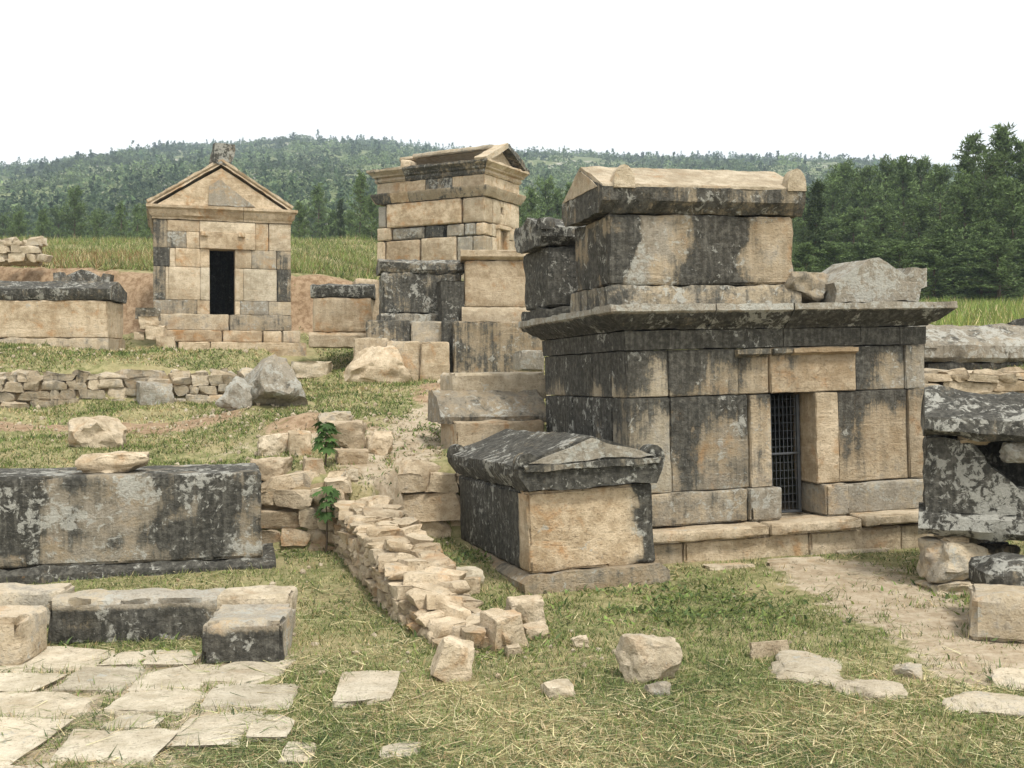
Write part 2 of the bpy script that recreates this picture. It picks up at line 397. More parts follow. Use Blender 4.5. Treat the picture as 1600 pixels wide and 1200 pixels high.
RIDGE = np.array([(-900, 330), (-300, 290), (0, 270), (150, 253), (250, 236), (350, 230), (480, 226), (600, 226), (680, 236), (830, 246), (1000, 251), (1200, 251), (1400, 262), (1500, 270), (1700, 288), (2600, 340)], float)
def hill(X, Y):
    px = 800 + FPX * X / np.maximum(Y, 1); ry = np.interp(px, RIDGE[:, 0], RIDGE[:, 1])
    zr = EYE + (580 - ry) / FPX * 760                     # height of the ridge, 760 m away
    t = np.clip((Y - 120) / 640, 0, 1.4)
    prof = np.where(t < 1, t ** .92, 1 - (t - 1) * .35)
    P = np.stack([X / 70, Y / 70, X * 0], -1).reshape(-1, 3); n = fbm(P, 4, 33).reshape(X.shape)
    return 8 + (zr - 8) * prof + n * 7 * np.clip(t * 2, 0, 1) * (1 - .75 * sst(.75, 1, t))
hx = np.linspace(-620, 620, 125); hy = np.linspace(120, 1000, 90)
HX, HY = np.meshgrid(hx, hy); HZ = hill(HX, HY)
V = np.stack([HX, HY, HZ], -1).reshape(-1, 3); ii = np.arange(V.shape[0]).reshape(HX.shape)
Fq = np.stack([ii[:-1, :-1], ii[:-1, 1:], ii[1:, 1:], ii[1:, :-1]], -1).reshape(-1, 4)
def hill_mat():
    m, nt, b = newmat('hillside'); geo = nt.nodes.new('ShaderNodeNewGeometry'); P = geo.outputs['Position']
    A = noise_(nt, P, .02, 5, .6); Bn = noise_(nt, P, .16, 6, .7)
    c = mix_(nt, step_(nt, Bn, .4, .6), (.09, .115, .04), (.16, .175, .07))
    c = mix_(nt, step_(nt, math_(nt, 'ADD', math_(nt, 'MULTIPLY', A, .5), math_(nt, 'MULTIPLY', Bn, .5)), .55, .62), c, (.36, .33, .28))
    nt.links.new(c, b.inputs['Base Color']); return m
me = mesh('hill', V, Fq.tolist(), 0); me.polygons.foreach_set('use_smooth', [True] * len(me.polygons))
mob('hill', me, hill_mat())['kind'] = 'structure'

# ------------------------------------------------------------------ builders for tombs
def wall_blocks(root, blocks, y0, thick, name='block', r=.02, gap=.006, res=.1, face='front', x=0, chip=.04, rough=.010, wear=None):
    """blocks (u0,u1,h0,h1,wear[,proud]) laid in a wall; front: u runs along x at depth y0; side: u runs along y at x"""
    out = []
    for bl in blocks:
        u0, u1, h0, h1, c = bl[:5]; pr = bl[5] if len(bl) > 5 else random.uniform(-.006, .008)
        nm = bl[6] if len(bl) > 6 else name
        L = u1 - u0 - gap; hh = h1 - h0 - gap
        if face == 'front':
            me = block_mesh(L, thick + pr, hh, r, res, rough, chip, name=nm, wear=wear); loc = ((u0 + u1) / 2, y0 + thick / 2 - pr / 2, (h0 + h1) / 2)
        elif face == 'left':
            me = block_mesh(thick + pr, L, hh, r, res, rough, chip, name=nm, wear=wear); loc = (x + thick / 2 - pr / 2, (u0 + u1) / 2, (h0 + h1) / 2)
        else:
            me = block_mesh(thick + pr, L, hh, r, res, rough, chip, name=nm, wear=wear); loc = (x - thick / 2 + pr / 2, (u0 + u1) / 2, (h0 + h1) / 2)
        out.append(mob(nm, me, STONE, root, loc, col=jit(c)))
    return out
def gable(L, W, ov, e1, e2, rd, **kw):
    a = W / 2
    return prof_mesh([(-a, 0), (a, 0), (a + ov, e1), (a + ov, e2), (0, rd), (-a - ov, e2), (-a - ov, e1)], -L / 2 - ov, L / 2 + ov, **kw)
def ear(wd, h, t, seed=None):
    pts = [(-wd / 2, 0), (wd / 2, 0)] + [(wd / 2 * math.cos(a), h * (.25 + .75 * math.sin(a))) for a in np.linspace(0, math.pi, 9)]
    return prof_mesh(pts, -t / 2, t / 2, res=.04, rough=.008, seed=seed, name='acroterion')
def sarcophagus(name, label, M, L, W, hb, ht, e1, e2, rd, ov=.07, bo=.06, cb=DARK, cc=DARK, cl=DARK, ears=(), ear_size=(.2, .18, .2), ear_col=None, group=None, rough=.014, lid_shift=(0, 0), lid_tilt=0, res=.07, chest_wear=None, lid_rough=None):
    """long axis x; heights above the base: base top hb, chest top ht, lid eave e1..e2 and ridge rd above the chest"""
    t = thing(name, label, 'sarcophagus', M, group)
    if hb > 0:
        bp = [(-W / 2 - bo, -.12), (W / 2 + bo, -.12), (W / 2 + bo, hb * .62), (W / 2 + .004, hb), (-W / 2 - .004, hb), (-W / 2 - bo, hb * .62)]
        mob('base_moulding', prof_mesh(bp, -L / 2 - bo, L / 2 + bo, res=res, rough=rough, chip=.03, name='base_moulding'), STONE, t, col=jit(cb))
    mob('chest', block_mesh(L, W, ht - hb, .025, res, rough, .05, name='chest', wear=chest_wear), STONE, t, (0, 0, (hb + ht) / 2 + .002), col=jit(cc))
    if rd > 0:
        lid = mob('lid', gable(L, W, ov, e1, e2, rd, res=res, rough=lid_rough or rough, chip=.02, name='lid'), STONE, t, (lid_shift[0], lid_shift[1], ht + .012), (lid_tilt, 0, 0), col=jit(cl))
        for sx, sy in ears:
            mob('acroterion', ear(*ear_size), STONE, lid, (sx * (L / 2 + ov - ear_size[2] * .5), sy * (W / 2 + ov - ear_size[0] * .45), e2 - .035), col=jit(ear_col or cl))
    return t
def foot(M, x0, x1, y0, y1):
    c = M @ Vector(((x0 + x1) / 2, (y0 + y1) / 2, 0)); e = M.to_euler(); FOOT.append((c.x, c.y, (x1 - x0) / 2, (y1 - y0) / 2, e.z))

# ------------------------------------------------------------------ the wide tomb with the gate
MT = frame((1.143, 10.365, .043), .274, -.009, -.025)
W0, D0 = 3.29, 2.6
tomb = thing('house_tomb', 'wide blackened stone tomb with barred gate and sarcophagus on its flat roof', 'tomb', MT)
foot(MT, -.12, W0 + .1, -.36, D0)
MIX = (.50, .6, .6); MIXT = (.36, .5, .85)
wall_blocks(tomb, [(0, .425, 1.6, 2.053, (.66, .45, .35)), (.425, 1.17, 1.6, 2.053, (.68, .45, .45)), (1.17, 1.505, 1.6, 2.053, (.55, .45, .7)),
                   (1.51, 2.48, 1.6, 2.053, (.36, .3, 1), .02, 'lintel'), (2.485, 3.055, 1.6, 2.053, (.60, .6, .55)), (3.06, W0, 1.6, 2.053, (.44, .75, .55), .02)], 0, .42, res=.06, chip=.025, wear=top_stain, r=.009, gap=.004, rough=.005)
wall_blocks(tomb, [(0, .43, .68, 1.595, (.46, .6, .2)), (.435, 1.265, .68, 1.595, (.47, .7, .75)), (1.27, 1.505, .68, 1.595, (.34, .5, .75), .03, 'door_jamb'),
                   (2.0, 2.26, .68, 1.595, (.24, .3, .9), .03, 'door_jamb'), (2.265, 3.07, .68, 1.595, (.46, .4, .9)), (3.085, W0, .68, 1.595, (.28, .3, .75), .02)], 0, .42, res=.06, chip=.025, wear=top_stain, r=.009, gap=.004, rough=.005)
wall_blocks(tomb, [(.05, 1.21, .355, .675, (.36, .7, .5), .07, 'plinth_block'), (1.215, 1.565, .355, .68, (.34, .8, .4), .11, 'plinth_block'),
                   (2.04, 2.3, .355, .675, (.22, .6, .5), .12, 'plinth_block'), (2.305, W0 + .02, .355, .665, (.25, .7, .4), .07, 'plinth_block')], 0, .42, res=.06, chip=.05, r=.02, rough=.010)
wall_blocks(tomb, [(.43, .95, 1.6, 2.053, (.70, .45, .2)), (.955, D0, 1.6, 2.053, (.68, .5, .2))], 0, .42, face='left', res=.06, r=.009, gap=.004, rough=.005, chip=.025, wear=top_stain)
wall_blocks(tomb, [(.43, 1.0, .68, 1.595, (.58, .6, .2)), (1.005, 1.6, .68, 1.595, (.72, .6, .15)), (1.605, D0, .68, 1.595, (.72, .7, .15)), (.43, D0, .2, .675, (.4, .6, .5), .06, 'plinth_block'), (.05, .42, .2, .35, (.4, .6, .5))], 0, .42, face='left', res=.06, r=.009, gap=.004, rough=.005, chip=.025, wear=top_stain)
wall_blocks(tomb, [(.43, D0, .68, 2.053, GREYTAN), (.43, D0, .0, .675, GREYTAN)], 0, .42, face='right', x=W0, res=.15)
wall_blocks(tomb, [(.43, W0 - .43, .0, 2.053, DARK)], D0 - .42, .42, res=.2)
# mouldings over the door
for (u0, u1, c, pr) in ((1.13, 1.49, (.5, .4, .5), .06), (1.53, 1.74, (.55, .4, .5), .055), (1.745, 2.47, (.12, .1, 1), .065)):
    mob('door_moulding', prof_mesh([(0, 1.97), (0, 2.035), (-pr, 2.035), (-pr, 2.0)][::-1], u0, u1, res=.05, rough=.008, chip=.012, name='door_moulding'), STONE, tomb, (0, -.018, 0), col=c)
# frieze and cornice
def crown(s0, s1, m0, m1, nm='cornice_block'):
    pr = [(.55, 2.245), (.55, 2.47), (-.235, 2.48), (-.242, 2.415), (-.205, 2.385), (-.165, 2.345), (-.11, 2.30), (-.055, 2.275), (-.03, 2.245)]
    return prof_mesh(pr, s0, s1, m0, m1, res=.055, rough=.010, chip=.03, name=nm, wear=lambda V: (lambda e: np.stack([-.42 * e, .5 * e, .1 * e], 1))((V[:, 1] < -.21) * 1.0 * (V[:, 2] > 2.39)))
def frieze(s0, s1, m0, m1): return prof_mesh([(.4, 2.06), (.4, 2.238), (-.022, 2.238), (-.016, 2.06)], s0, s1, m0, m1, res=.08, rough=.008, name='frieze_block')
for a, b_, m0, m1, c in ((0, .83, 1, 0, (.62, .7, .3)), (.84, 1.66, 0, 0, (.66, .75, .4)), (1.675, W0, 0, -1, (.80, .6, .3))):
    mob('cornice_block', crown(a, b_, m0, m1), STONE, tomb, col=c)
for a, b_, m0, m1, c in ((0, .82, 1, 0, (.86, .3, .2)), (.825, 1.66, 0, 0, (.74, .5, .35)), (1.668, 2.54, 0, 0, (.88, .25, .2)), (2.545, 3.0, 0, 0, (.86, .2, .2)), (3.005, W0, 0, -1, (.85, .2, .2))):
    mob('frieze_block', frieze(a, b_, m0, m1), STONE, tomb, col=c)
RL, RR = (0, 0, -math.pi / 2), (0, 0, math.pi / 2)
mob('cornice_block', crown(-D0, 0, 1, -1), STONE, tomb, rot=RL, col=(.72, .6, .25)); mob('frieze_block', frieze(-D0, 0, 1, -1), STONE, tomb, rot=RL, col=(.72, .5, .3))
mob('cornice_block', crown(0, D0, 1, -1), STONE, tomb, (W0, 0, 0), RR, col=DARK); mob('frieze_block', frieze(0, D0, 1, -1), STONE, tomb, (W0, 0, 0), RR, col=DARK)
mob('cornice_block', crown(-W0, 0, 1, -1), STONE, tomb, (0, D0, 0), (0, 0, math.pi), col=DARK)
mob('roof_slab', block_mesh(W0 - .9, D0 - .9, .2, .02, .2, name='roof_slab'), STONE, tomb, (W0 / 2, D0 / 2, 2.36), col=DARK)
mob('floor_slab', block_mesh(W0 - .86, D0 - .5, .1, .02, .3, name='floor_slab'), STONE, tomb, (W0 / 2, D0 / 2, .30), col=GREYTAN)
# ledge and podium in front
for a, b_, c, dz in ((-.25, 1.29, (.14, .3, .7), 0), (1.305, 2.285, (.10, .25, .75), .004), (2.33, 3.24, (.12, .3, .65), .022)):
    mob('ledge_slab', block_mesh(b_ - a, .46, .10, .018, .07, .010, .04, name='ledge_slab'), STONE, tomb, ((a + b_) / 2, -.12, .298 + dz), col=c)
for a, b_, c in ((-.1, .42, (.3, .4, .8)), (.43, 1.75, (.18, .3, .75)), (1.76, 2.78, (.16, .25, .75)), (2.79, 3.3, (.3, .4, .6))):
    mob('podium_block', block_mesh(b_ - a - .004, .5, .42, .02, .08, .012, .05, name='podium_block'), STONE, tomb, ((a + b_) / 2, -.02, .03), col=c)
# gate
gate = mob('gate', block_mesh(.035, .03, 1.21, .006, .3, 0, 0, name='gate_post'), STEEL, tomb, (1.97, .27, .965)); gate['label'] = 'rusty wire mesh gate in a steel frame'
bar_v = block_mesh(.007, .007, 1.2, .002, 2, 0, 0, name='wire'); bar_h = block_mesh(.48, .006, .006, .002, 2, 0, 0, name='wire'); post = block_mesh(.022, .022, 1.21, .004, 2, 0, 0, name='gate_post')
for k in range(10): mob('wire', bar_v, STEEL, gate, (-.44 + k * .045, -.004, 0))
for k in range(15): mob('wire', bar_h, STEEL, gate, (-.23, .006, -.57 + k * .081))
mob('gate_post', post, STEEL, gate, (-.33, -.012, 0)); mob('gate_post', post, STEEL, gate, (-.465, -.012, 0))
mob('gate_rail', block_mesh(.48, .02, .022, .004, 2, 0, 0, name='gate_rail'), STEEL, gate, (-.23, -.02, .01)); mob('gate_rail', block_mesh(.48, .02, .022, .004, 2, 0, 0, name='gate_rail'), STEEL, gate, (-.23, -.02, -.585))

# sarcophagi standing on its roof
s1 = sarcophagus('sarcophagus', 'sarcophagus with pale worn gabled lid standing on the roof of the gated tomb', MT @ frame((.88, .60, 2.482), .0), 1.98, 1.0, .2, .885, .11, .235, .49, .1, .05,
    cb=(.50, .7, .4), cc=(.36, .45, .75), cl=(.62, .6, .45), rough=.018,
    chest_wear=lambda V, h: (lambda V: np.stack([.40 * np.exp(-((V[:, 0] - .15) / .28) ** 2) + .4 * np.exp(-((V[:, 0] + .9) / .12) ** 2) - .2 * np.exp(-((V[:, 0] + .45) / .2) ** 2) - .25 * np.exp(-((V[:, 0] - .85) / .2) ** 2), .45 * np.exp(-((V[:, 0] + .7) / .2) ** 2), 0 * V[:, 0]], 1))(V + np.array([[1, 0, 0]]) * (.45 * fbm(V * 2.2 + 3, 3, 12))[:, None]))
# pale worn skin of the lid: the roof planes are a separate slab with the horn-shaped corners
for o in s1.children:
    if o.name.startswith('lid'): lid1 = o
roof_me = prof_mesh([(-.598, .225), (-.598, .25), (0, .525), (.598, .25), (.598, .225), (0, .46)][::-1], -1.08, 1.08, res=.06, rough=.009, chip=.012, name='lid_roof')
mob('lid_roof', roof_me, STONE, lid1, (0, 0, .012), col=(.0, .0, .5))
mob('gable_panel', prof_mesh([(-.5, .25), (.5, .25), (.06, .475), (-.06, .475)], -1.098, -1.03, res=.05, rough=.010, chip=.01, name='gable_panel'), STONE, lid1, col=(.16, .2, .6))
for sx, sy in ((-1, -1), (1, -1), (-1, 1), (1, 1)):
    mob('acroterion', ear(.21, .22, .12), STONE, lid1, (sx * (.86 if sx < 0 else .98), sy * .56, .225), (0, 0, math.pi / 2), col=(.10, .15, .5))
s2 = sarcophagus('sarcophagus', 'black lichen-covered sarcophagus on the tomb roof behind the pale-lidded one', MT @ frame((.78, 2.42, 2.482), .02), 1.85, .86, .12, .80, .09, .2, .38, .09, .04,
    cb=BLACK, cc=(.93, .6, .2), cl=(.62, .8, .3), ears=((-1, -1), (-1, 1)), ear_size=(.2, .14, .16), rough=.03)
# broken lid pieces at the roof's right end
q = mob('lid_fragment', prof_mesh([(-y_, z_) for y_, z_ in [(-.52, .0), (.46, 0), (.50, .13), (.56, .16), (.58, .36), (.40, .37), (.34, .27), (.0, .46), (-.10, .45), (-.42, .26), (-.53, .2), (-.50, .12)]][::-1], -.35, .35, res=.04, rough=.012, chip=.03, name='lid_fragment'), STONE)
q.matrix_world = MT @ frame((2.78, .34, 2.492), -math.pi / 2 + math.pi); q.color = (.36, 1, .35, 1)
tag(q, 'grey gabled end of a broken lid lying on the roof of the gated tomb', 'lid fragment')
q = mob('lid_fragment', ROC[3], STONE); q.matrix_world = MT @ frame((2.02, .42, 2.655), .4) @ Matrix.Diagonal((.78, .7, .36, 1)); q.color = (.38, .7, .45, 1)
tag(q, 'rough lichened stone chunk between roof sarcophagus and gabled lid fragment', 'stone')

# ------------------------------------------------------------------ small sarcophagus in front of the tomb
MS = frame((.15, 9.224, .0), .288, -.034, -.042) @ Matrix.Translation((.597, 1.236, 0)) @ Matrix.Rotation(math.pi / 2, 4, 'Z')
ss = sarcophagus('sarcophagus', 'gable-lidded sarcophagus with tan end panel and black sides on the grass', MS, 2.473, 1.16, .17, .868, .13, .22, .45, .085, .09,
    cb=(.30, .5, .9), cc=(.74, .75, .35), cl=(.74, .8, .35), ears=((-1, -1), (-1, 1), (1, 1), (1, -1)), ear_size=(.19, .14, .16), rough=.014, lid_rough=.017,
    chest_wear=lambda V, h: (lambda e, b: np.stack([-.80 * e + .1 * b, -.45 * e, .65 * e], 1))((V[:, 0] < -1.0) * sst(.60, .40, np.abs(V[:, 1] - .14 + .16 * fbm(V * 4, 3, 7)) + .12 * vnoise(V * 9, 2)), V[:, 2] / h))
foot(MS, -1.3, 1.3, -.68, .68)
for o in ss.children:
    if o.name.startswith('lid'): lid2 = o
# boss and band on the gable (end faces local -x)
mob('gable_panel', prof_mesh([(-.58, .235), (.58, .235), (0, .425)], -1.345, -1.30, res=.05, rough=.012, chip=.01, name='gable_panel'), STONE, lid2, col=(.30, 1, .3))
mob('gable_boss', block_mesh(.07, .2, .15, .02, .05, .012, .03, name='gable_boss'), STONE, lid2, (-1.235, .02, .075), col=(.2, .95, .2))
mob('gable_band', prof_mesh([(-.61, .165), (.61, .165), (.63, .222), (-.63, .222)], -1.362, -1.29, res=.06, rough=.012, chip=.02, name='gable_band'), STONE, lid2, col=(.5, .9, .3))

# ------------------------------------------------------------------ gabled tomb on the slope
MG = frame((-7.774, 23.6, 3.15), .31)
gt = thing('temple_tomb', 'small gabled stone tomb with dark open doorway and front steps', 'tomb', MG)
WG, DG = 2.944, 3.3
foot(MG, -.5, WG + .5, -1.2, DG)
GR = (.34, .5, .6); GB = (.46, .55, .45); TN = (.13, .15, .95); CR = (.10, .15, .6)
wall_blocks(gt, [(0, .91, 0, .31, (.4, .7, .5)), (.91, 1.18, 0, .31, TN), (1.72, 1.83, 0, .31, CR), (1.83, 2.45, 0, .31, (.3, .7, .5)), (2.45, WG, 0, .31, GR),
    (0, .25, .31, 1.03, GB), (.25, .32, .31, 1.03, CR), (.32, .98, .31, 1.03, CR), (.98, 1.18, .31, 1.03, PALE), (1.72, 1.9, .31, 1.03, CR), (1.9, 2.63, .31, 1.03, PALE), (2.64, WG, .31, 1.03, GB),
    (0, .34, 1.03, 1.44, (.5, .7, .3)), (.34, .46, 1.03, 1.44, CR), (.46, .98, 1.03, 1.44, TN), (.98, 1.18, 1.03, 1.44, TN), (1.72, 2.08, 1.03, 1.44, TN), (2.08, 2.62, 1.03, 1.44, (.3, .5, .6)), (2.63, WG, 1.03, 1.44, GR),
    (0, .29, 1.44, 2.05, GB), (.29, .69, 1.44, 1.80, (.38, .7, .6)), (.69, .97, 1.44, 1.80, TN), (.97, 2.16, 1.44, 1.80, TN, .05, 'lintel'), (.29, .97, 1.80, 2.05, TN), (.97, 2.16, 1.80, 2.05, CR), (2.16, 2.45, 1.44, 2.05, TN), (2.46, WG, 1.44, 2.05, CR)],
    0, .4, res=.1, chip=.02, rough=.004, gap=.004, r=.010, wear=lambda V, h: np.stack([.3 * vnoise(V * 1.5 + V.shape[0], 4), .25 * vnoise(V * 2 + 5, 6), 0 * V[:, 0]], 1))
for u in (1.07, 1.86): mob('console', block_mesh(.15, .1, .1, .01, .06, .005, .01, name='console'), STONE, gt, (u, -.06, 1.76), col=TN)
wall_blocks(gt, [(.42, 1.9, 0, .9, TN), (1.91, DG, 0, .9, CR), (.42, DG, .9, 2.05, TN)], 0, .4, face='left', res=.2)
wall_blocks(gt, [(.42, DG, 0, 1.0, TN), (.42, DG, 1.0, 2.05, TN)], 0, .4, face='right', x=WG, res=.3)
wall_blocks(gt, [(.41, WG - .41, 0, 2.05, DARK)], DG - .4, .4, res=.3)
def gcrown(s0, s1, m0, m1): return prof_mesh([(.4, 2.06), (.4, 2.36), (-.14, 2.36), (-.14, 2.30), (-.09, 2.26), (-.07, 2.15), (-.02, 2.10), (-.02, 2.06)], s0, s1, m0, m1, res=.09, rough=.01, chip=.02, name='cornice_block')
for a, b_, m0, m1 in ((0, 1.9, 1, 0), (1.91, WG, 0, -1)): mob('cornice_block', gcrown(a, b_, m0, m1), STONE, gt, col=jit(TN))
mob('cornice_block', gcrown(-DG, 0, 1, -1), STONE, gt, rot=RL, col=(.4, .5, .6)); mob('cornice_block', gcrown(0, DG, 1, -1), STONE, gt, (WG, 0, 0), RR, col=TN)
# gable: tympanum set back, two raking beams, roof slabs
cxg = WG / 2 - .04
mob('tympanum', prof_mesh([(-1.35, 0), (1.35, 0), (0, .86)], -.16, .2, res=.1, rough=.008, name='tympanum'), STONE, gt, (cxg, .10, 2.362), RR, col=(.06, .1, .85))
mob('tympanum_panel', prof_mesh([(-.7, 0), (.3, 0), (.28, .42), (.05, .58)], -.03, .03, res=.06, rough=.012, name='tympanum_panel'), STONE, gt, (cxg + .02, -.078, 2.385), RR, col=(.26, .8, .8))
sl_len = math.hypot(1.54, .98); ang = math.atan2(.98, 1.54)
for sgn in (-1, 1):
    beam = prof_mesh([(-.11, 0), (.3, 0), (.3, .12), (-.11, .12), (-.11, .07), (-.07, .04)], 0, sl_len, res=.09, rough=.012, chip=.03, name='raking_cornice')
    o = mob('raking_cornice', beam, STONE, gt, col=(.18, .35, .7))
    o.matrix_local = Matrix.Translation((cxg + sgn * 1.50, 0, 2.335)) @ (Matrix.Rotation(-ang, 4, 'Y') if sgn < 0 else Matrix.Diagonal((-1, 1, 1, 1)) @ Matrix.Rotation(-ang, 4, 'Y'))
    slab = block_mesh(sl_len, DG - .2, .12, .02, .2, .02, .05, name='roof_slab')
    o = mob('roof_slab', slab, STONE, gt, col=(.62, .7, .3))
    o.matrix_local = Matrix.Translation((cxg + sgn * .75, DG / 2 + .25, 2.335 + .49 + .06)) @ Matrix.Rotation(sgn * ang, 4, 'Y')
o = mob('ridge_stone', rock_mesh(71, 5, 3, .08, boxy=1.2, name='ridge_stone'), STONE, gt, (cxg + .02, .14, 3.52), (.03, .05, .2), (.46, .5, .5), col=(.6, .85, .4)); o['label'] = 'battered lichened block perched on the gable peak'
mob('floor_slab', block_mesh(WG - .1, DG - .1, .2, .02, .5, name='floor_slab'), STONE, gt, (WG / 2, DG / 2, -.11), col=GREYTAN)
for (a, b_, h0, h1, yy, c) in ((.02, 1.58, -.36, -.005, -.18, (.2, .45, .6)), (1.59, WG, -.36, -.005, -.18, (.35, .6, .5)), (.25, 1.42, -.62, -.365, -.42, TN), (1.43, 2.28, -.62, -.365, -.42, (.1, .3, .8)), (2.29, 2.7, -.62, -.365, -.42, (.1, .3, .7)), (2.71, 3.1, -.62, -.365, -.42, GREYTAN),
                              (.5, 1.15, -1.0, -.625, -.72, TN), (1.16, 3.2, -.98, -.625, -.76, (.1, .3, .8))):
    mob('step', block_mesh(b_ - a - .012, .8, h1 - h0, .02, .15, .012, .04, name='step'), STONE, gt, ((a + b_) / 2, yy + .4, (h0 + h1) / 2), col=jit(c))

# ------------------------------------------------------------------ tower tomb behind
MW = frame((-4.174, 33.79, 4.54), -.4887)
tw = thing('tower_tomb', 'tall two-tiered stone tomb with a broken hollow roof and small side door', 'tomb', MW)
WT, DT = 3.81, 2.2
foot(MW, 0, WT, 0, DT)
GL = (.42, .85, .4)
wall_blocks(tw, [(0, .31, 1.8, 2.46, (.12, .8, .1), -.03), (.36, 3.02, 1.76, 2.5, (.04, .1, .9), .05), (3.06, WT, 1.76, 2.5, (.1, .15, .75)),
    (0, .52, 1.38, 1.78, TN, .04), (.56, 1.7, 1.38, 1.74, GL), (1.74, 2.36, 1.38, 1.74, (.6, .7, .2)), (2.5, 3.1, 1.38, 1.74, GL), (3.12, 3.5, 1.38, 1.74, GL), (3.51, WT, 1.38, 1.74, TN),
    (0, .3, .4, 1.36, TN, .05), (.34, 1.56, .4, 1.36, TN, .05), (1.62, 2.85, .42, 1.38, (.03, .3, .7), .05), (2.87, 3.4, .42, 1.36, (.25, .7, .2)), (3.41, WT, .42, 1.36, (.3, .6, .5)),
    (-.1, 1.2, -.5, .38, GREYTAN, .15), (1.22, 2.6, -.5, .38, GREYTAN, .15), (2.62, WT, -.5, .38, GREYTAN, .12)], 0, .5, res=.12, gap=.015, r=.03, chip=.05, rough=.010)
wall_blocks(tw, [(.52, .78, .4, 1.36, CR), (.52, .78, 1.38, 1.76, CR), (1.36, DT, .4, 1.36, CR), (1.36, DT, 1.38, 1.76, CR), (.52, 1.02, 1.78, 2.5, CR), (1.20, DT, 1.78, 2.5, CR), (1.02, 1.2, 2.3, 2.5, CR), (1.02, 1.2, 1.78, 2.1, CR), (.52, DT, -.4, .38, CR, .1)], 0, .45, face='right', x=WT, res=.2)
for (y0, y1, z0, z1, pr) in ((.74, .86, .4, 1.62, .09), (1.28, 1.40, .4, 1.62, .09), (.70, 1.44, 1.62, 1.74, .14)):
    mob('door_frame', block_mesh(.1 + pr, y1 - y0, z1 - z0, .01, .2, .005, .01, name='door_frame'), STONE, tw, (WT - .05 + pr / 2, (y0 + y1) / 2, (z0 + z1) / 2), col=TN)
mob('door_leaf', block_mesh(.1, .42, 1.22, .01, .3, .006, .01, name='door_leaf'), STONE, tw, (WT - .12, 1.07, 1.0), col=(.2, .4, .7))
wall_blocks(tw, [(0, WT, -.4, 2.5, TN)], DT - .4, .4, res=.4); wall_blocks(tw, [(.52, DT - .41, -.4, 2.5, TN)], 0, .4, face='left', res=.4)
def m1_(s0, s1, a, b_): return prof_mesh([(.5, 2.52), (.5, 2.82), (-.16, 2.82), (-.16, 2.77), (-.04, 2.52)], s0, s1, a, b_, res=.1, rough=.015, chip=.04, name='cornice_block')
def m2_(s0, s1, a, b_): return prof_mesh([(.5, 2.83), (.5, 3.15), (0, 3.15), (0, 2.83)], s0, s1, a, b_, res=.12, rough=.012, chip=.02, name='frieze_block')
def m3_(s0, s1, a, b_): return prof_mesh([(.62, 3.16), (.62, 3.5), (-.24, 3.56), (-.25, 3.49), (-.12, 3.38), (-.12, 3.34), (-.04, 3.30), (-.06, 3.22), (-.02, 3.16)], s0, s1, a, b_, res=.1, rough=.02, chip=.05, name='cornice_block')
for a, b_, x, y, c in ((0, .55, 1, 0, (.6, .5, .3)), (.56, 1.2, 0, 0, TN), (1.22, 2.9, 0, 0, (.42, .4, .5)), (2.92, WT, 0, -1, (.4, .4, .7))): mob('cornice_block', m1_(a, b_, x, y), STONE, tw, col=c)
for a, b_, x, y, c in ((0, .8, 1, 0, (.2, .3, .7)), (.81, 1.75, 0, 0, TN), (1.77, 2.7, 0, 0, (.55, .8, .3)), (2.72, 3.1, 0, 0, TN), (3.11, WT, 0, -1, (.15, .2, .8))): mob('frieze_block', m2_(a, b_, x, y), STONE, tw, col=c)
for a, b_, x, y, c in ((0, 1.05, 1, 0, (.35, .4, .5)), (1.07, 2.35, 0, 0, (.6, .6, .3)), (2.37, WT, 0, -1, (.55, .6, .4))): mob('cornice_block', m3_(a, b_, x, y), STONE, tw, col=c)
for f_, c in ((m1_, (.3, .3, .7)), (m2_, (.05, .1, .8)), (m3_, (.05, .1, .8))):
    mob('cornice_block', f_(0, DT, 1, -1), STONE, tw, (WT, 0, 0), RR, col=c); mob('cornice_block', f_(-DT, 0, 1, -1), STONE, tw, (0, 0, 0), RL, col=c); mob('cornice_block', f_(-WT, 0, 1, -1), STONE, tw, (0, DT, 0), (0, 0, math.pi), col=c)
mob('gable_wall', prof_mesh([(-.95, 0), (.95, 0), (0, .55)], -.2, .15, res=.12, rough=.012, name='gable_wall'), STONE, tw, (WT - .2, DT / 2, 3.5), col=CR)
rl2 = math.hypot(1.32, .62); an2 = math.atan2(.62, 1.32)
for sgn in (-1, 1):
    o = mob('raking_cornice', prof_mesh([(-.2, 0), (.22, 0), (.22, .16), (-.2, .16)], 0, rl2, res=.1, rough=.02, chip=.05, name='raking_cornice'), STONE, tw, col=(.15, .4, .6) if sgn < 0 else (.55, .7, .4))
    o.matrix_local = Matrix.Translation((WT + .02, DT / 2 + sgn * 1.3, 3.46)) @ Matrix.Rotation(math.pi / 2 if sgn < 0 else -math.pi / 2, 4, 'Z') @ Matrix.Rotation(-an2, 4, 'Y')
o = mob('roof_slab', block_mesh(3.6, rl2, .14, .03, .2, .02, .06, name='roof_slab'), STONE, tw, col=(.15, .4, .6)); o.matrix_local = Matrix.Translation((1.9, DT / 2 + .62, 3.80)) @ Matrix.Rotation(-an2, 4, 'X')
mob('ridge_beam', block_mesh(2.9, .4, .13, .03, .12, .02, .05, name='ridge_beam'), STONE, tw, (2.15, DT / 2 - .02, 4.13), (0, -.01, 0), col=(.16, .5, .4))
mob('roof_block', block_mesh(.34, .5, .34, .05, .1, .02, .05, name='roof_block'), STONE, tw, (.62, .8, 3.78), (0, .1, .1), col=CR)
mob('roof_block', block_mesh(.6, .6, .16, .04, .1, .02, .05, name='roof_block'), STONE, tw, (.15, .9, 3.66), (0, -.2, .1), col=PALE)

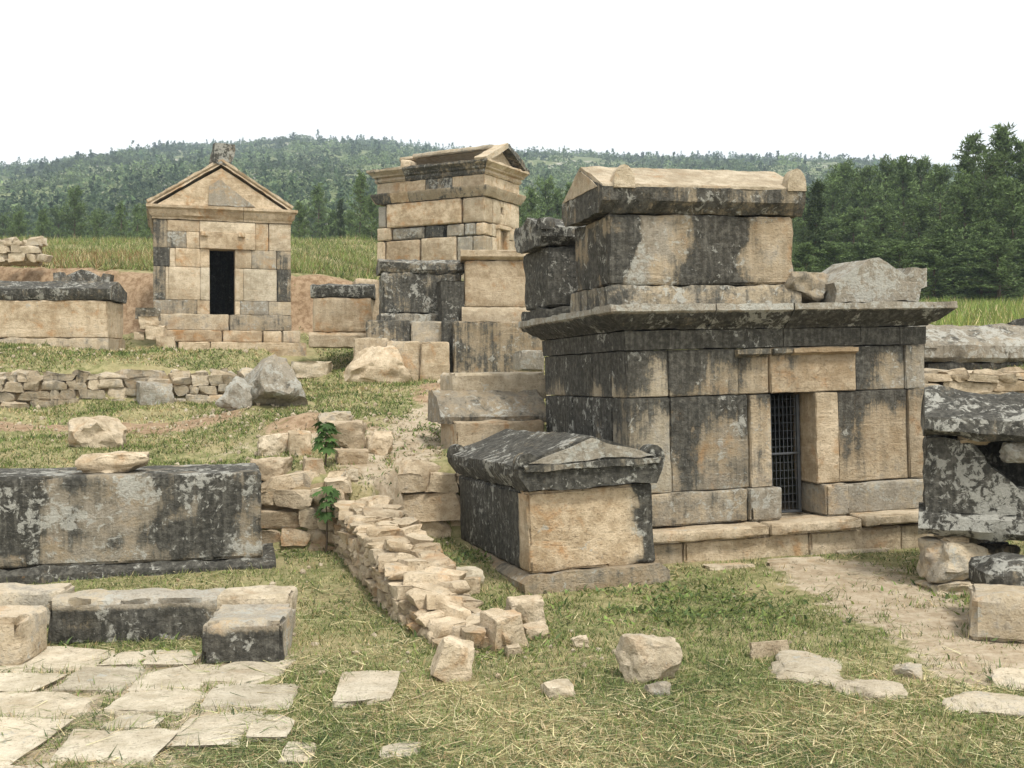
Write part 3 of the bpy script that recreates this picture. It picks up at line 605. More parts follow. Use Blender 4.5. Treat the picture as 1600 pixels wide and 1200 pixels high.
# ------------------------------------------------------------------ placing helpers for loose stones
YAW = .274
def stone(px0, px1, pyt, pyb, label, col, v=0, kind='roc', name='boulder', cat='boulder', depth=None, yaw=None, thick=1.0, tilt=(0, 0), sink=.14, group=None, z=None):
    """stone whose visible outline fills a pixel box; it stands where its foot meets the terrain"""
    cxp = (px0 + px1) / 2
    if depth is None:
        g_ = gnd(cxp, pyb - (pyb - pyt) * .06); depth = g_.y
    else:
        g_ = at(cxp, pyb, depth)
    zb = g_.z if z is None else z
    wd = (px1 - px0) / FPX * depth; hh = (pyb - pyt) / FPX * depth
    bank_ = {'roc': ROC, 'slb': SLB, 'rub': RUB, 'pyr': PYR}[kind]; me = bank_[v % len(bank_)]
    o = mob(name, me, STONE, None, (g_.x, g_.y + wd * thick * .35, zb + hh * .5 - hh * sink * .5), (tilt[0], tilt[1], YAW if yaw is None else yaw), (wd * 1.06, wd * thick, hh * (1 + sink)), col=jit(col, .05))
    FOOT.append((o.location.x, o.location.y, wd * .48, wd * thick * .42, o.rotation_euler.z))
    return tag(o, label, cat, group)
def ashlar(px0, px1, pyt, pyb, depth, thick, label, col, name='stone_block', cat='stone block', yaw=YAW, tilt=(0, 0), r=.03, rough=.02, chip=.06, group=None, res=.08, over=0, prof=None, wear=None):
    """squared block: front face fills the pixel box at a depth; goes back by thick metres"""
    a = at(px0, pyb, depth); wd = (px1 - px0) / FPX * depth / math.cos(yaw) * (1 - 0.0); hh = (pyb - pyt) / FPX * depth
    if prof is None: me = block_mesh(wd, thick, hh + over, r, res, rough, chip, name=name, wear=wear)
    else: me = prof_mesh([(y * thick, z * hh - hh / 2) for y, z in prof], -wd / 2, wd / 2, res=res, rough=rough, chip=chip, name=name)
    M = frame((a.x, a.y, a.z), yaw) @ Matrix.Translation((wd / 2, thick / 2, hh / 2 - over / 2)) @ Matrix.Rotation(tilt[0], 4, 'X') @ Matrix.Rotation(tilt[1], 4, 'Y')
    o = mob(name, me, STONE, col=jit(col, .04)); o.matrix_world = M
    c = M.translation; FOOT.append((c.x, c.y, wd / 2, thick / 2, yaw))
    return tag(o, label, cat, group)
def rubble(root, A, B, za, zb, ta, tb, thick, course=.13, length=.24, col=TAN, fill=True, batter=0, caps=True, both=False):
    """dry stone wall between A and B (xy): base heights za/zb, top heights ta/tb; every stone is a part"""
    A, B = Vector((*A, 0)), Vector((*B, 0)); d = (B - A); L = d.length; d.normalize(); n = Vector((d.y, -d.x, 0))
    yaw = math.atan2(d.y, d.x); cnt = 0
    if fill:
        m = max(4, int(L / .1)); sec = 12; Vv = []
        for k in range(m + 1):
            t = k / m; p = A + d * (L * t); b0 = lerp(za, zb, t) - .1; h0 = lerp(ta, tb, t) - .03
            for a in range(sec):
                th = a / sec * 2 * math.pi; ex = .45
                cs, sn = math.cos(th), math.sin(th); u = math.copysign(abs(cs) ** ex, cs); v = math.copysign(abs(sn) ** ex, sn)
                q = p - n * (thick / 2 + u * (thick / 2 - .09)); Vv.append((q.x, q.y, (b0 + h0) / 2 + v * (h0 - b0) / 2))
        Vv = np.array(Vv); Vv = Vv + np.stack([fbm(Vv * 5 + k2 * 9, 3, 31 + k2) for k2 in range(3)], 1) * .06
        Fc = [(k * sec + a, k * sec + (a + 1) % sec, k * sec + sec + (a + 1) % sec, k * sec + sec + a) for k in range(m) for a in range(sec)] + [tuple(range(sec)), tuple(m * sec + a for a in range(sec))[::-1]]
        mob('earth_core', mesh('earth_core', Vv, Fc, 40), SOILM, root)
    c0_, l0_ = course, length
    for side in ((0, 1) if both else (0,)):
        course, length = (c0_, l0_) if side == 0 else (c0_ * 1.7, l0_ * 2)
        z = 0.0; H = max(ta - za, tb - zb)
        while z < H - .02:
            ch = course * random.uniform(.75, 1.35); x = -random.uniform(0, .15)
            while x < L:
                ln = length * random.choice((.55, .8, 1, 1.25, 1.7)) * random.uniform(.85, 1.15); t = min(1, max(0, (x + ln / 2) / L)); hloc = lerp(ta - za, tb - zb, t)
                if z + ch * .55 < hloc:
                    dp = min(thick * .55, .26); hh = min(ch, hloc - z) * random.uniform(.88, 1.05)
                    p = A + d * (x + ln / 2) - n * ((dp * .42 + batter * z + random.uniform(-.03, .02)) if side == 0 else (thick - dp * .42))
                    o = mob('rubble_stone', random.choice(RUB), STONE, root, (p.x, p.y, lerp(za, zb, t) + z + hh / 2), (random.uniform(-.08, .08), random.uniform(-.09, .09), yaw + random.uniform(-.15, .15) + random.choice((0, math.pi))), (ln * 1.14, dp * 1.15, hh * 1.16), col=jit(col, .14)); cnt += 1
                x += ln * 1.01
            z += ch * .98
    course, length = c0_ * 1.15, l0_ * 1.25
    if caps:                        # stones seen from above along the top
        x = 0
        while x < L:
            ln = length * random.uniform(.7, 1.5); t = min(1, (x + ln / 2) / L); y = .08
            while y < thick - .05:
                dp = random.uniform(.16, .32); p = A + d * (x + ln / 2) - n * min(thick - .08, y + dp / 2); hh = course * random.uniform(.6, 1.1)
                mob('rubble_stone', random.choice(RUB), STONE, root, (p.x, p.y, lerp(ta, tb, t) - hh * .30 + random.uniform(-.03, .03)), (random.uniform(-.2, .2), random.uniform(-.2, .2), random.uniform(0, 6.28)), (ln * random.uniform(.75, 1.2), dp * random.uniform(.9, 1.35), hh * 1.25), col=jit(col, .14)); cnt += 1
                y += dp
            x += ln
    mx = A + d * (L / 2) - n * (thick / 2); FOOT.append((mx.x, mx.y, L / 2, thick / 2, yaw))
    return cnt
WARMR = (.10, .25, .75)

# ------------------------------------------------------------------ walls of field stone
rt = thing('rubble_wall', 'low broken rubble wall running out from the terrace between the sarcophagi', 'stone wall', Matrix.Identity(4))
rubble(rt, (-1.74, 10.75), (-.98, 8.6), -.02, -.02, .64, .38, .50, .085, .15, WARMR, both=True)
rubble(rt, (-.97, 8.57), (-.46, 7.35), -.02, -.02, .35, .08, .46, .085, .15, WARMR, both=True)
rw = thing('retaining_wall', 'rough retaining wall of tan field stones beside the large lichened chest', 'stone wall', Matrix.Identity(4))
rubble(rw, (-3.1, 10.86), (-1.74, 10.84), -.05, -.02, .80, .80, .45, .17, .34, (.12, .3, .75))
rw2 = thing('retaining_wall', 'retaining wall of big rounded stones behind the gable-lidded sarcophagus', 'stone wall', Matrix.Identity(4))
rubble(rw2, (-1.3, 11.72), (.75, 11.82), .05, .1, .80, .80, .5, .26, .46, (.14, .3, .75))
rw3 = thing('retaining_wall', 'stone terrace edge hidden behind the large lichened chest', 'stone wall', Matrix.Identity(4))
rubble(rw3, (-9.5, 10.98), (-3.15, 10.9), -.05, -.02, .76, .78, .4, .2, .4, (.12, .3, .75), caps=False)
ul = thing('rubble_wall', 'tumbled grey-tan dry stone wall across the grassy slope', 'stone wall', Matrix.Identity(4))
pa, pb = gnd(-60, 640), gnd(355, 598)
zA, zB = t1(-8.6, 16.6), t1(-4.5, 17.35)
rubble(ul, (-8.6, 16.85), (-4.45, 17.6), zA - .05, zB - .02, zA + .56, zB + .50, .5, .15, .28, (.26, .5, .5), batter=.1)
ul2 = thing('rubble_wall', 'short stretch of neat dry stone wall at the meadow edge beyond the slope', 'stone wall', Matrix.Identity(4))
a_, b_ = at(-60, 402, 28), at(56, 402, 28)
rubble(ul2, (a_.x, a_.y), (b_.x, b_.y), a_.z - .1, b_.z - .1, a_.z + .50, b_.z + .46, .5, .2, .42, (.05, .3, .5))
rr = thing('retaining_wall', 'layered terrace wall of squared stones right of the gated tomb', 'stone wall', Matrix.Identity(4))
rubble(rr, (4.35, 12.35), (8.6, 13.15), .2, .25, 1.86, 1.9, .5, .16, .38, (.16, .35, .75), caps=True)

# ------------------------------------------------------------------ things around the gated tomb
sl = [((708, 856, 583, 612), 13.1, .75, 'pale pitted slab on top of the block pile beside the gated tomb', (.10, .45, .4)),
      ((712, 852, 660, 708), 12.35, .9, 'tan block at the bottom of the pile beside the gated tomb', (.08, .3, .85))]
for (b, d, t, l, c) in sl: ashlar(*b, d, t, l, c, over=.12)
ashlar(688, 858, 610, 662, 12.6, .75, 'dark hipped lid fragment in the middle of the block pile', (.38, .75, .5), 'lid_fragment', 'lid fragment', prof=[(-.5, 0), (.5, 0), (.42, .9), (.15, 1), (-.2, .75), (-.55, .2)], rough=.025)
ashlar(812, 851, 548, 574, 15.2, .4, 'small whitish block lying in grass behind the block pile', (.3, .9, .2), over=.05)
# right-hand side
q = sarcophagus('sarcophagus', 'long grey gabled lid resting on the layered terrace wall', frame(at(1450, 582, 13.4) + Vector((1.05, .55, 0)), .12), 2.3, .95, 0, .12, .05, .2, .48, .06, cc=(.7, .6, .3), cl=(.42, .9, .35), ears=((-1, -1), (1, -1)), ear_size=(.18, .1, .16), rough=.025)
stone(1582, 1625, 500, 535, 'dark stone at the far end of the long grey lid', (.8, .6, .2), 4, depth=14.6, z=at(1600, 530, 14.6).z)
# broken black sarcophagus
MB = frame(at(1440, 842, 9.25), -.36, 0, .02)
bs = thing('sarcophagus', 'broken black sarcophagus with hole in its side propped on rocks', 'sarcophagus', MB); foot(MB, .2, 2.0, .2, 1.1)
BK = (.80, .88, .3)
mob('base_moulding', prof_mesh([(0, .03), (.95, .03), (.95, .2), (.05, .25), (-.04, .2), (-.06, .1)], -.03, 2.0, res=.06, rough=.025, chip=.04, name='base_moulding'), STONE, bs, col=BK)
mob('side_wall', block_mesh(.22, .7, .62, .05, .07, .03, .08, name='side_wall'), STONE, bs, (.13, .56, .55), col=BK)
mob('front_wall', prof_mesh([(.02, .23), (1.95, .23), (1.95, .50), (1.5, .47), (1.0, .50), (.74, .47), (.62, .58), (.50, .66), (.42, .80), (.36, .865), (.02, .86)], -.27, -.02, res=.05, rough=.022, chip=.03, name='front_wall'), STONE, bs, rot=RL, col=BK)
mob('back_wall', block_mesh(1.95, .2, .62, .03, .15, .02, .04, name='back_wall'), STONE, bs, (1.0, .85, .55), col=BLACK)
mob('side_wall', block_mesh(.25, .8, .62, .04, .12, .02, .04, name='side_wall'), STONE, bs, (1.85, .5, .55), col=BLACK)
o = mob('lid', prof_mesh([(-.52, 0), (.5, 0), (.55, .09), (.56, .17), (0, .36), (-.56, .17), (-.58, .06)], -1.05, 1.1, res=.06, rough=.03, chip=.03, name='lid'), STONE, bs, (1.03, .48, .885), (.06, .03, .03), col=(.66, .9, .35))
o = mob('wedge_stone', ROC[5], STONE, bs, (.40, .10, .865), (0, 0, .2), (.28, .2, .11), col=TAN); o['label'] = 'tan wedge stone under the lid'
stone(1572, 1640, 690, 722, 'whitish lichened stone under the broken black lid', (.15, .95, .2), 6, depth=9.0, z=at(1600, 722, 9.0).z, thick=.7)
stone(1450, 1552, 846, 905, 'angular grey rock propping up the broken black sarcophagus', (.25, .6, .5), 1, depth=9.1, thick=.9)
stone(1456, 1525, 893, 920, 'half-buried rock beneath the propping stone', (.2, .5, .5), 2, depth=9.05, thick=1.2, z=.0)
stone(1475, 1510, 836, 852, 'small tan shim stone wedged on the propping rock', (.05, .2, .8), 7, depth=9.2, thick=1.2)
stone(1530, 1600, 850, 900, 'dark rock in the shade under the broken black sarcophagus', (.5, .5, .4), 8, depth=9.6, thick=1.0)
for (lx, ly, v, w_, l) in ((1.55, .25, 3, .5, 'grey boulder carrying the far end of the broken black sarcophagus'), (1.5, .8, 9, .45, 'rear boulder under the broken black sarcophagus'), (.35, .8, 6, .5, 'rear propping stone under the corner of the broken black sarcophagus')):
    pw = MB @ Vector((lx, ly, .06)); zt_ = t1(pw.x, pw.y) - .08; o = mob('boulder', ROC[v], STONE, None, (pw.x, pw.y, (pw.z + zt_) / 2), (0, 0, v), (w_, w_, (pw.z - zt_) * 1.04), col=(.3, .5, .5)); tag(o, l, 'boulder'); FOOT.append((pw.x, pw.y, w_ * .4, w_ * .4, 0))
ashlar(1546, 1690, 882, 940, 7.9, .55, 'rounded black lichened block resting on a low pale slab', (.70, .9, .3), r=.09, rough=.04, yaw=-.1, over=0)
ashlar(1518, 1720, 930, 985, 7.55, .55, 'low pale slab sunk in grass beneath a black block', (.12, .6, .45), r=.04, rough=.03, yaw=-.35, over=.08)

# ------------------------------------------------------------------ big lichened chest, bench blocks and paving on the left
MC = frame((at(46, 905, 9.55).x, 9.55, .0), .25)
ch = thing('sarcophagus', 'large lidless sarcophagus chest mottled with grey and black lichen', 'sarcophagus', MC); foot(MC, -.9, 2.2, -.1, 1.0)
mob('chest', block_mesh(2.8, 1.0, .80, .03, .055, .010, .05, taper=.012, name='chest', wear=lambda V, h: np.stack([.22 * sst(-.42, -.62, V[:, 0]) + .4 * fbm(V * 3, 3, 5) + .10 * sst(.3, 1.2, V[:, 0]) - .12 * np.exp(-((V[:, 0] - .05) / .35) ** 2) - .2 * sst(-.05, -.36, V[:, 2]), -.1 * sst(0, -.36, V[:, 2]), 0 * V[:, 0]], 1)), STONE, ch, (.6, .5, .57), col=(.54, .85, .6))
mob('base_moulding', prof_mesh([(-.10, -.1), (1.05, -.1), (1.0, .12), (.98, .172), (.0, .172), (-.09, .12)], -.9, 2.12, res=.06, rough=.02, chip=.04, name='base_moulding'), STONE, ch, col=(.68, .7, .45))
stone(120, 226, 714, 748, 'smooth pale boulder lying on top of the lichened chest', (.0, .05, .7), 9, depth=9.9, z=.965, thick=.6, sink=.02, yaw=.15)
def front_dark(V, h): f = (V[:, 1] < V[:, 1].min() + .05) * sst(h * .48, h * .2, V[:, 2]) * 1.0; return np.stack([(.30 + .3 * vnoise(V * 5, 6)) * f - .3 * (1 - f), .0 * f, .35 * f * sst(0, -h / 2, V[:, 2])], 1)
ashlar(72, 352, 938, 1004, 7.55, .34, 'long pale kerb block with dark rough front on the paved court', (.34, .7, .35), yaw=.10, r=.04, rough=.035, chip=.10, over=.05, res=.05, wear=front_dark)
ashlar(316, 442, 972, 1036, 6.98, .52, 'squared kerb block with black stained face at the paving corner', (.42, .7, .45), yaw=.06, r=.03, rough=.02, over=.03, wear=front_dark)
ashlar(338, 455, 930, 990, 7.55, .3, 'pale block butted behind the black-faced kerb block', (.08, .4, .4), yaw=.06, r=.03, over=.05)
ashlar(-60, 92, 925, 975, 8.0, .34, 'pale flat block left of the long kerb block', (.06, .4, .35), yaw=.08, over=.05)
ashlar(-70, 30, 968, 1036, 6.95, .45, 'broken block with tan face at the end of the paved court', (.12, .45, .6), yaw=.0, over=.03)
pav = bpy.data.objects.new('paving', None); COL.objects.link(pav); pav['kind'] = 'structure'
PAV = [(-60, 168, 1016, 1053), (166, 230, 1021, 1045), (232, 312, 1018, 1043), (-60, 90, 1053, 1088), (108, 228, 1045, 1083), (222, 330, 1042, 1084), (326, 450, 1034, 1076),
       (-60, 166, 1088, 1128), (182, 318, 1079, 1123), (324, 466, 1073, 1112), (-60, 72, 1132, 1200), (84, 262, 1144, 1196), (168, 252, 1124, 1144), (272, 398, 1114, 1172), (392, 458, 1118, 1160),
       (528, 624, 1046, 1106), (442, 498, 1164, 1198), (596, 658, 1164, 1186), (-60, 60, 1200, 1260)]
for k, (x0, x1, y0, y1) in enumerate(PAV):
    c0 = gnd((x0 + x1) / 2, y1); c1 = gnd((x0 + x1) / 2, y0); wd = (x1 - x0) / FPX * (c0.y + c1.y) / 2; dp = c1.y - c0.y
    zc = t1((c0.x + c1.x) / 2, (c0.y + c1.y) / 2)
    mob('paving_slab', SLB[k % 12], STONE, pav, ((c0.x + c1.x) / 2, (c0.y + c1.y) / 2, zc - .034 + random.uniform(-.006, .006)), (0, 0, random.uniform(-.04, .08)), (wd * 1.04, dp * 1.09, .12), col=(.0, random.uniform(.0, .35), random.uniform(.05, .25)))
    FOOT.append(((c0.x + c1.x) / 2, (c0.y + c1.y) / 2, wd * .45, dp * .42, 0))
for x0, x1, y in ((1096, 1190, 886), (1188, 1290, 878), (1296, 1392, 862)):
    c0 = gnd((x0 + x1) / 2, y); wd = (x1 - x0) / FPX * c0.y
    mob('paving_slab', SLB[int(x0) % 12], STONE, pav, (c0.x, c0.y, t1(c0.x, c0.y) - .02), (0, 0, .3), (wd, .16, .10), col=(.05, .2, .45))

# ------------------------------------------------------------------ tombs of the middle distance
ms = sarcophagus('sarcophagus', 'weathered sarcophagus with black lid slab beside the bank on the far left', frame(at(-95, 540, 21.6) + Vector((1.7, .6, -.0)), .06), 3.1, 1.1, .15, .90, .1, .22, .42, .06, .03,
    cb=(.3, .4, .7), cc=(.14, .3, .9), cl=(.62, .75, .3), rough=.02, res=.1)
mob('lid_fragment', prof_mesh([(-.55, 0), (.55, 0), (.58, .26), (.42, .28), (.38, .16), (0, .34), (-.38, .16), (-.42, .26), (-.58, .24)], -.15, .15, res=.06, rough=.02, name='lid_fragment'), STONE)
q = bpy.context.scene.objects['lid_fragment.002'] if 'lid_fragment.002' in bpy.data.objects else None
fr = [o for o in COL.objects if o.name.startswith('lid_fragment') and 'label' not in o][0]
fr.matrix_world = frame(at(131, 446, 23.4), math.pi / 2 + .1); fr.color = (.5, .8, .3, 1); tag(fr, 'lichened gable end of a lid behind the far-left sarcophagus', 'lid fragment')
fr.matrix_world = frame(at(131, 447, 22.8) , math.pi / 2 + .1)
sarcophagus('sarcophagus', 'small tan sarcophagus with round black lid right of the gabled tomb', frame(at(531, 533, 22.2) + Vector((.02, .4, 0)), .08), 1.18, .8, .18, .88, .08, .24, .30, .05, .08, cb=(.1, .3, .8), cc=(.14, .2, .85), cl=(.66, .8, .3), rough=.02, res=.08)
ashlar(556, 592, 436, 530, 22.9, .6, 'tan upright block behind the small round-lidded sarcophagus', (.05, .2, .85), over=.2)
sarcophagus('sarcophagus', 'grey-black sarcophagus with broken lid on a stepped block platform', frame(at(652, 502, 20.9) + Vector((.0, .5, 0)), .2), 1.5, 1.0, .15, .92, .06, .18, .30, .06, .05, cb=(.5, .8, .3), cc=(.56, .85, .3), cl=(.5, .85, .3), rough=.03, res=.08)
stone(682, 722, 438, 500, 'black broken block with white patch between two sarcophagi', (.8, .5, .2), 2, 'slb', 'stone_block', 'stone block', depth=20.6, thick=.8, z=at(700, 500, 20.6).z)
sarcophagus('sarcophagus', 'clean tan sarcophagus with flat lid below the tower tomb', frame(at(786, 498, 20.6) + Vector((.0, .5, 0)), .06), 1.5, .95, .22, 1.10, .06, .17, .24, .08, .06, cb=(.14, .3, .6), cc=(.10, .15, .95), cl=(.22, .15, .7), rough=.012, res=.08)
for (b, d, t, l, c) in [((572, 640, 500, 535), 20.4, .7, 'black end block of the platform under the grey sarcophagus', (.55, .7, .3)), ((642, 692, 502, 533), 20.4, .7, 'grey square block of the platform under the grey sarcophagus', (.2, .6, .4)),
      ((690, 712, 500, 542), 20.3, .7, 'narrow dark block in the platform under the sarcophagi', (.7, .6, .3)), ((708, 850, 502, 546), 20.1, .8, 'long cracked block carrying the clean tan sarcophagus', (.42, .45, .75)),
      ((552, 606, 528, 552), 20.0, .5, 'tan lower step block left below the grey sarcophagus', (.2, .4, .7)), ((602, 656, 533, 556), 19.9, .5, 'dark-topped lower step block below the grey sarcophagus', (.3, .5, .7)), ((657, 702, 534, 556), 19.9, .5, 'tan lower step block below the platform', (.1, .3, .8))]:
    ashlar(*b, d, t, l, c, yaw=.1, over=.55)
# broken blocks at the left foot of the gabled tomb
for (b, v, c, l) in [((210, 246, 480, 498), 1, (.5, .8, .4), 'black-topped rock at the gabled tomb corner'), ((212, 244, 494, 512), 2, (.02, .1, .8), 'tan broken stone under the black-topped rock'), ((226, 256, 508, 530), 3, (.02, .1, .8), 'squarish tan stone beside the tomb steps'),
        ((242, 272, 524, 546), 4, (.02, .1, .8), 'tan stone at the foot of the tomb steps'), ((208, 224, 518, 530), 5, (.02, .1, .8), 'small tan stone left of the tomb steps')]:
    stone(*b, l, c, v, 'slb', 'stone', 'stone', depth=22.9, thick=.9, z=at(b[0], b[3], 22.9).z)
# boulders on the slope
stone(364, 478, 562, 642, 'big ridged grey boulder leaning on the slope below the gabled tomb', (.36, .85, .45), 1, 'pyr', tilt=(-.1, .28), thick=1.1, yaw=.5)
stone(342, 392, 598, 644, 'white-lichened rock beside the big ridged boulder', (.25, .95, .2), 1, tilt=(.3, .5))
stone(526, 637, 543, 602, 'large tan pyramid-shaped boulder on the slope', (.05, .2, .8), 0, 'pyr', thick=.8)
stone(100, 184, 654, 702, 'rough tan boulder half sunk in the slope', (.04, .25, .7), 6, thick=.9)
stone(452, 516, 566, 592, 'flat squared slab lying on the slope', (.1, .4, .5), 3, 'slb', 'stone_slab', 'slab', yaw=.2)
stone(208, 262, 598, 634, 'grey lichened block fallen from the dry stone wall', (.25, .9, .35), 5, 'slb', 'fallen_stone', 'stone', yaw=.5)
stone(400, 450, 680, 712, 'pale stone left of the fig sapling', (.0, .2, .5), 4)
stone(448, 484, 676, 714, 'tan stone touching the pale stone left of the fig sapling', (.0, .2, .8), 5, 'slb', 'stone', 'stone')
stone(470, 506, 718, 742, 'small tan stone below the fig sapling', (.0, .1, .8), 7, 'slb', 'stone', 'stone')
stone(505, 572, 660, 706, 'large tan stone right behind the fig sapling', (.02, .2, .8), 8)
stone(495, 545, 644, 672, 'grey stone at the back of the sapling mound', (.2, .7, .4), 9)
stone(522, 572, 704, 726, 'flat tan stone at the right foot of the fig sapling', (.0, .1, .9), 10, 'slb', 'stone', 'stone')
stone(572, 612, 676, 712, 'earthy tan rock on the right shoulder of the sapling mound', (.02, .15, .85), 11)
stone(380, 452, 722, 762, 'earth-coloured rock above the retaining wall', (.02, .2, .8), 3)
stone(538, 558, 734, 752, 'small whitish stone above the rubble wall end', (.0, .3, .3), 2, name='stone', cat='stone')
# stones of the foreground
stone(966, 1064, 1000, 1072, 'pale pointed stone standing alone on the mown grass', (.02, .35, .45), 10, thick=.55, tilt=(0, .12), yaw=.2)
stone(678, 738, 1008, 1070, 'upright leaning stone at the tip of the low rubble wall', (.04, .3, .6), 6, 'slb', thick=.9, tilt=(.15, .3))
stone(754, 818, 962, 1018, 'blocky tan stone at the right tip of the low rubble wall', (.04, .2, .75), 7, 'slb', thick=.9, tilt=(.05, -.08), yaw=.5)
stone(792, 856, 938, 984, 'rounded tan stone beside the small sarcophagus', (.04, .3, .65), 8, thick=.9)
stone(690, 752, 892, 922, 'pale flat stone on the right side of the low rubble wall', (.0, .2, .15), 9, 'slb', thick=.7, name='stone', cat='stone')
stone(722, 752, 905, 930, 'tan flat stone leaning by the pale flat stone', (.02, .2, .85), 3, 'slb', thick=.9, name='stone', cat='stone')
stone(816, 856, 980, 1000, 'small flat tan stone in grass by the rubble wall tip', (.0, .15, .7), 5, 'slb', name='stone', cat='stone')
stone(790, 814, 1012, 1028, 'tiny tan stone under the blocky wall-tip stone', (.0, .15, .7), 1, 'slb', name='stone', cat='stone')
stone(894, 918, 996, 1014, 'little pale stone alone in the grass near the small sarcophagus', (.0, .2, .5), 2, name='stone', cat='stone')
stone(1012, 1048, 1070, 1090, 'half-buried speckled stone at the foot of the pointed stone', (.3, .7, .4), 4, name='stone', cat='stone')
stone(1168, 1240, 1004, 1028, 'thin tan slab set on edge in the grass', (.02, .2, .7), 8, 'slb', thick=.2, yaw=.35, name='stone_slab', cat='slab')
for (b, v, l, dpth) in (((1196, 1330, 1030, 1072), 1, 'pale outcrop of flat rock beside the dirt path', .6), ((1300, 1412, 1064, 1098), 4, 'lower step of the pale rock outcrop beside the path', .6), ((1480, 1640, 1086, 1122), 7, 'pale flat rock crossing the lower end of the path', .6), ((1396, 1440, 1044, 1060), 2, 'small bare rock patch on the path', .7), ((1550, 1640, 1056, 1082), 6, 'bare rock patch by the path edge', .7)):
    x0, x1, y0, y1 = b; c0 = gnd((x0 + x1) / 2, (y0 + y1) / 2); wd = (x1 - x0) / FPX * c0.y; dp = gnd((x0 + x1) / 2, y0).y - gnd((x0 + x1) / 2, y1).y
    o = mob('flat_rock', ROC[v], STONE, None, (c0.x, c0.y, c0.z - .02), (0, 0, -.3), (wd * 1.05, max(dp, .25) * 1.15, .16), col=(.05, .45, .25)); tag(o, l, 'rock'); FOOT.append((c0.x, c0.y, wd * .4, dp * .35, -.3))
stone(850, 896, 1072, 1092, 'flat pale stone in grass beyond the leaning wall-tip stone', (.0, .2, .4), 5, 'slb', name='stone', cat='stone')

# pebbles and rubble crumbs, uncountable
def crumbs():
    Vs, Fs = [], []; base = np.array([v.co[:] for v in RUB[0].vertices]); 
    bm = bmesh.new(); bmesh.ops.create_icosphere(bm, subdivisions=1, radius=.5); b0 = np.array([v.co[:] for v in bm.verts]); f0 = np.array([[v.index for v in f.verts] for f in bm.faces]); bm.free()
    rg = np.random.default_rng(11); k = 0
    zones = [((-2.2, 13.6), 1.3, 160, .05), ((-4.2, 15.4), 1.0, 110, .05), ((-1.2, 17.5), 1.2, 60, .06), ((-.3, 7.6), .8, 70, .035), ((3.2, 8.3), 1.3, 260, .02), ((-1.9, 11.6), 1.4, 120, .04), ((-6.5, 14.6), 1.5, 90, .05), ((-.9, 13.0), 1.0, 70, .05), ((-7.5, 20), 2, 80, .07)]
    for (c, r, n, s) in zones:
        for _ in range(n):
            x, y = c[0] + rg.normal() * r * .7, c[1] + rg.normal() * r * .7; z = t1(x, y); sz = s * rg.uniform(.4, 1.6)
            v = b0 * rg.uniform(.6, 1.2, size=3) * sz * (1 + .25 * rg.normal(size=(len(b0), 1))); Vs.append(v + (x, y, z + sz * .12)); Fs.append(f0 + k); k += len(b0)
    me = mesh('pebbles', np.concatenate(Vs), np.concatenate(Fs).tolist(), 0)
    o = mob('pebbles', me, STONE, col=(.0, .2, .5)); tag(o, 'scattered tan pebbles on soil and path', 'pebbles', kind='stuff')
crumbs()

# ------------------------------------------------------------------ blades, clippings, meadow
def in_foot(x, y, grow=0.0):
    m = np.zeros(len(x), bool)
    for (cx, cy, hw, hd, yw) in FOOT:
        dx, dy = x - cx, y - cy; c, s_ = math.cos(yw), math.sin(yw)
        m |= (np.abs(dx * c + dy * s_) < hw + grow) & (np.abs(-dx * s_ + dy * c) < hd + grow)
    return m
def blades(name, x, y, h, wd, lean, lie, tint, label, cat='grass', seg=1, zoff=0.0):
    """one bent blade (2 triangles) per point"""
    rg = np.random.default_rng(len(x)); n = len(x); z = terrain(x, y)
    a = rg.uniform(0, 2 * np.pi, n); d = np.stack([np.cos(a), np.sin(a), np.zeros(n)], 1); sd = np.stack([-d[:, 1], d[:, 0], np.zeros(n)], 1)
    b = rg.uniform(0, 2 * np.pi, n); sd = np.stack([np.cos(b), np.sin(b), np.zeros(n)], 1)
    B = np.stack([x, y, z - .005 + zoff + rg.uniform(0, 1, n) * lie], 1)
    up = np.stack([np.zeros(n), np.zeros(n), np.ones(n)], 1)
    mid = B + up * (h * .55 * (1 - lean))[:, None] + d * (h * .5 * lean)[:, None]
    tip = B + up * (h * (1 - lean) * .95)[:, None] + d * (h * lean * 1.1 + h * .15)[:, None]
    w2 = sd * (wd / 2)[:, None]
    if seg == 1:
        V = np.stack([B - w2, B + w2, tip], 1).reshape(-1, 3); nv = 3; loops = np.arange(n * 3); nf = n
    else:
        V = np.stack([B - w2, B + w2, mid + w2 * .8, mid - w2 * .8, tip], 1).reshape(-1, 3); nv = 5; k = np.arange(n) * 5; nf = n * 3
        loops = np.stack([k, k + 1, k + 2, k, k + 2, k + 3, k + 3, k + 2, k + 4], 1).ravel()
    me = bpy.data.meshes.new(name); me.vertices.add(n * nv); me.vertices.foreach_set('co', V.astype(np.float32).ravel())
    me.loops.add(len(loops)); me.loops.foreach_set('vertex_index', loops.astype(np.int32))
    me.polygons.add(nf); me.polygons.foreach_set('loop_start', (np.arange(nf) * 3).astype(np.int32)); me.polygons.foreach_set('loop_total', np.full(nf, 3, np.int32))
    me.update(); me.validate()
    set_color(me, 'tint', np.repeat(np.concatenate([tint, np.ones((n, 1))], 1), nv, 0))
    o = mob(name, me, GRASSM); tag(o, label, cat, kind='stuff'); return o
def mixc(cols, wts, n, rg, var=.2):
    cols = np.array(cols); idx = np.array([rg.random(n) * 0]).astype(int)[0]
    cum = np.cumsum(wts, 1) / np.sum(wts, 1)[:, None]; r = rg.random(n)[:, None]; idx = (r > cum).sum(1).clip(0, len(cols) - 1)
    return cols[idx] * rg.uniform(1 - var, 1 + var, (n, 1)) * rg.uniform(.92, 1.08, (n, 3))
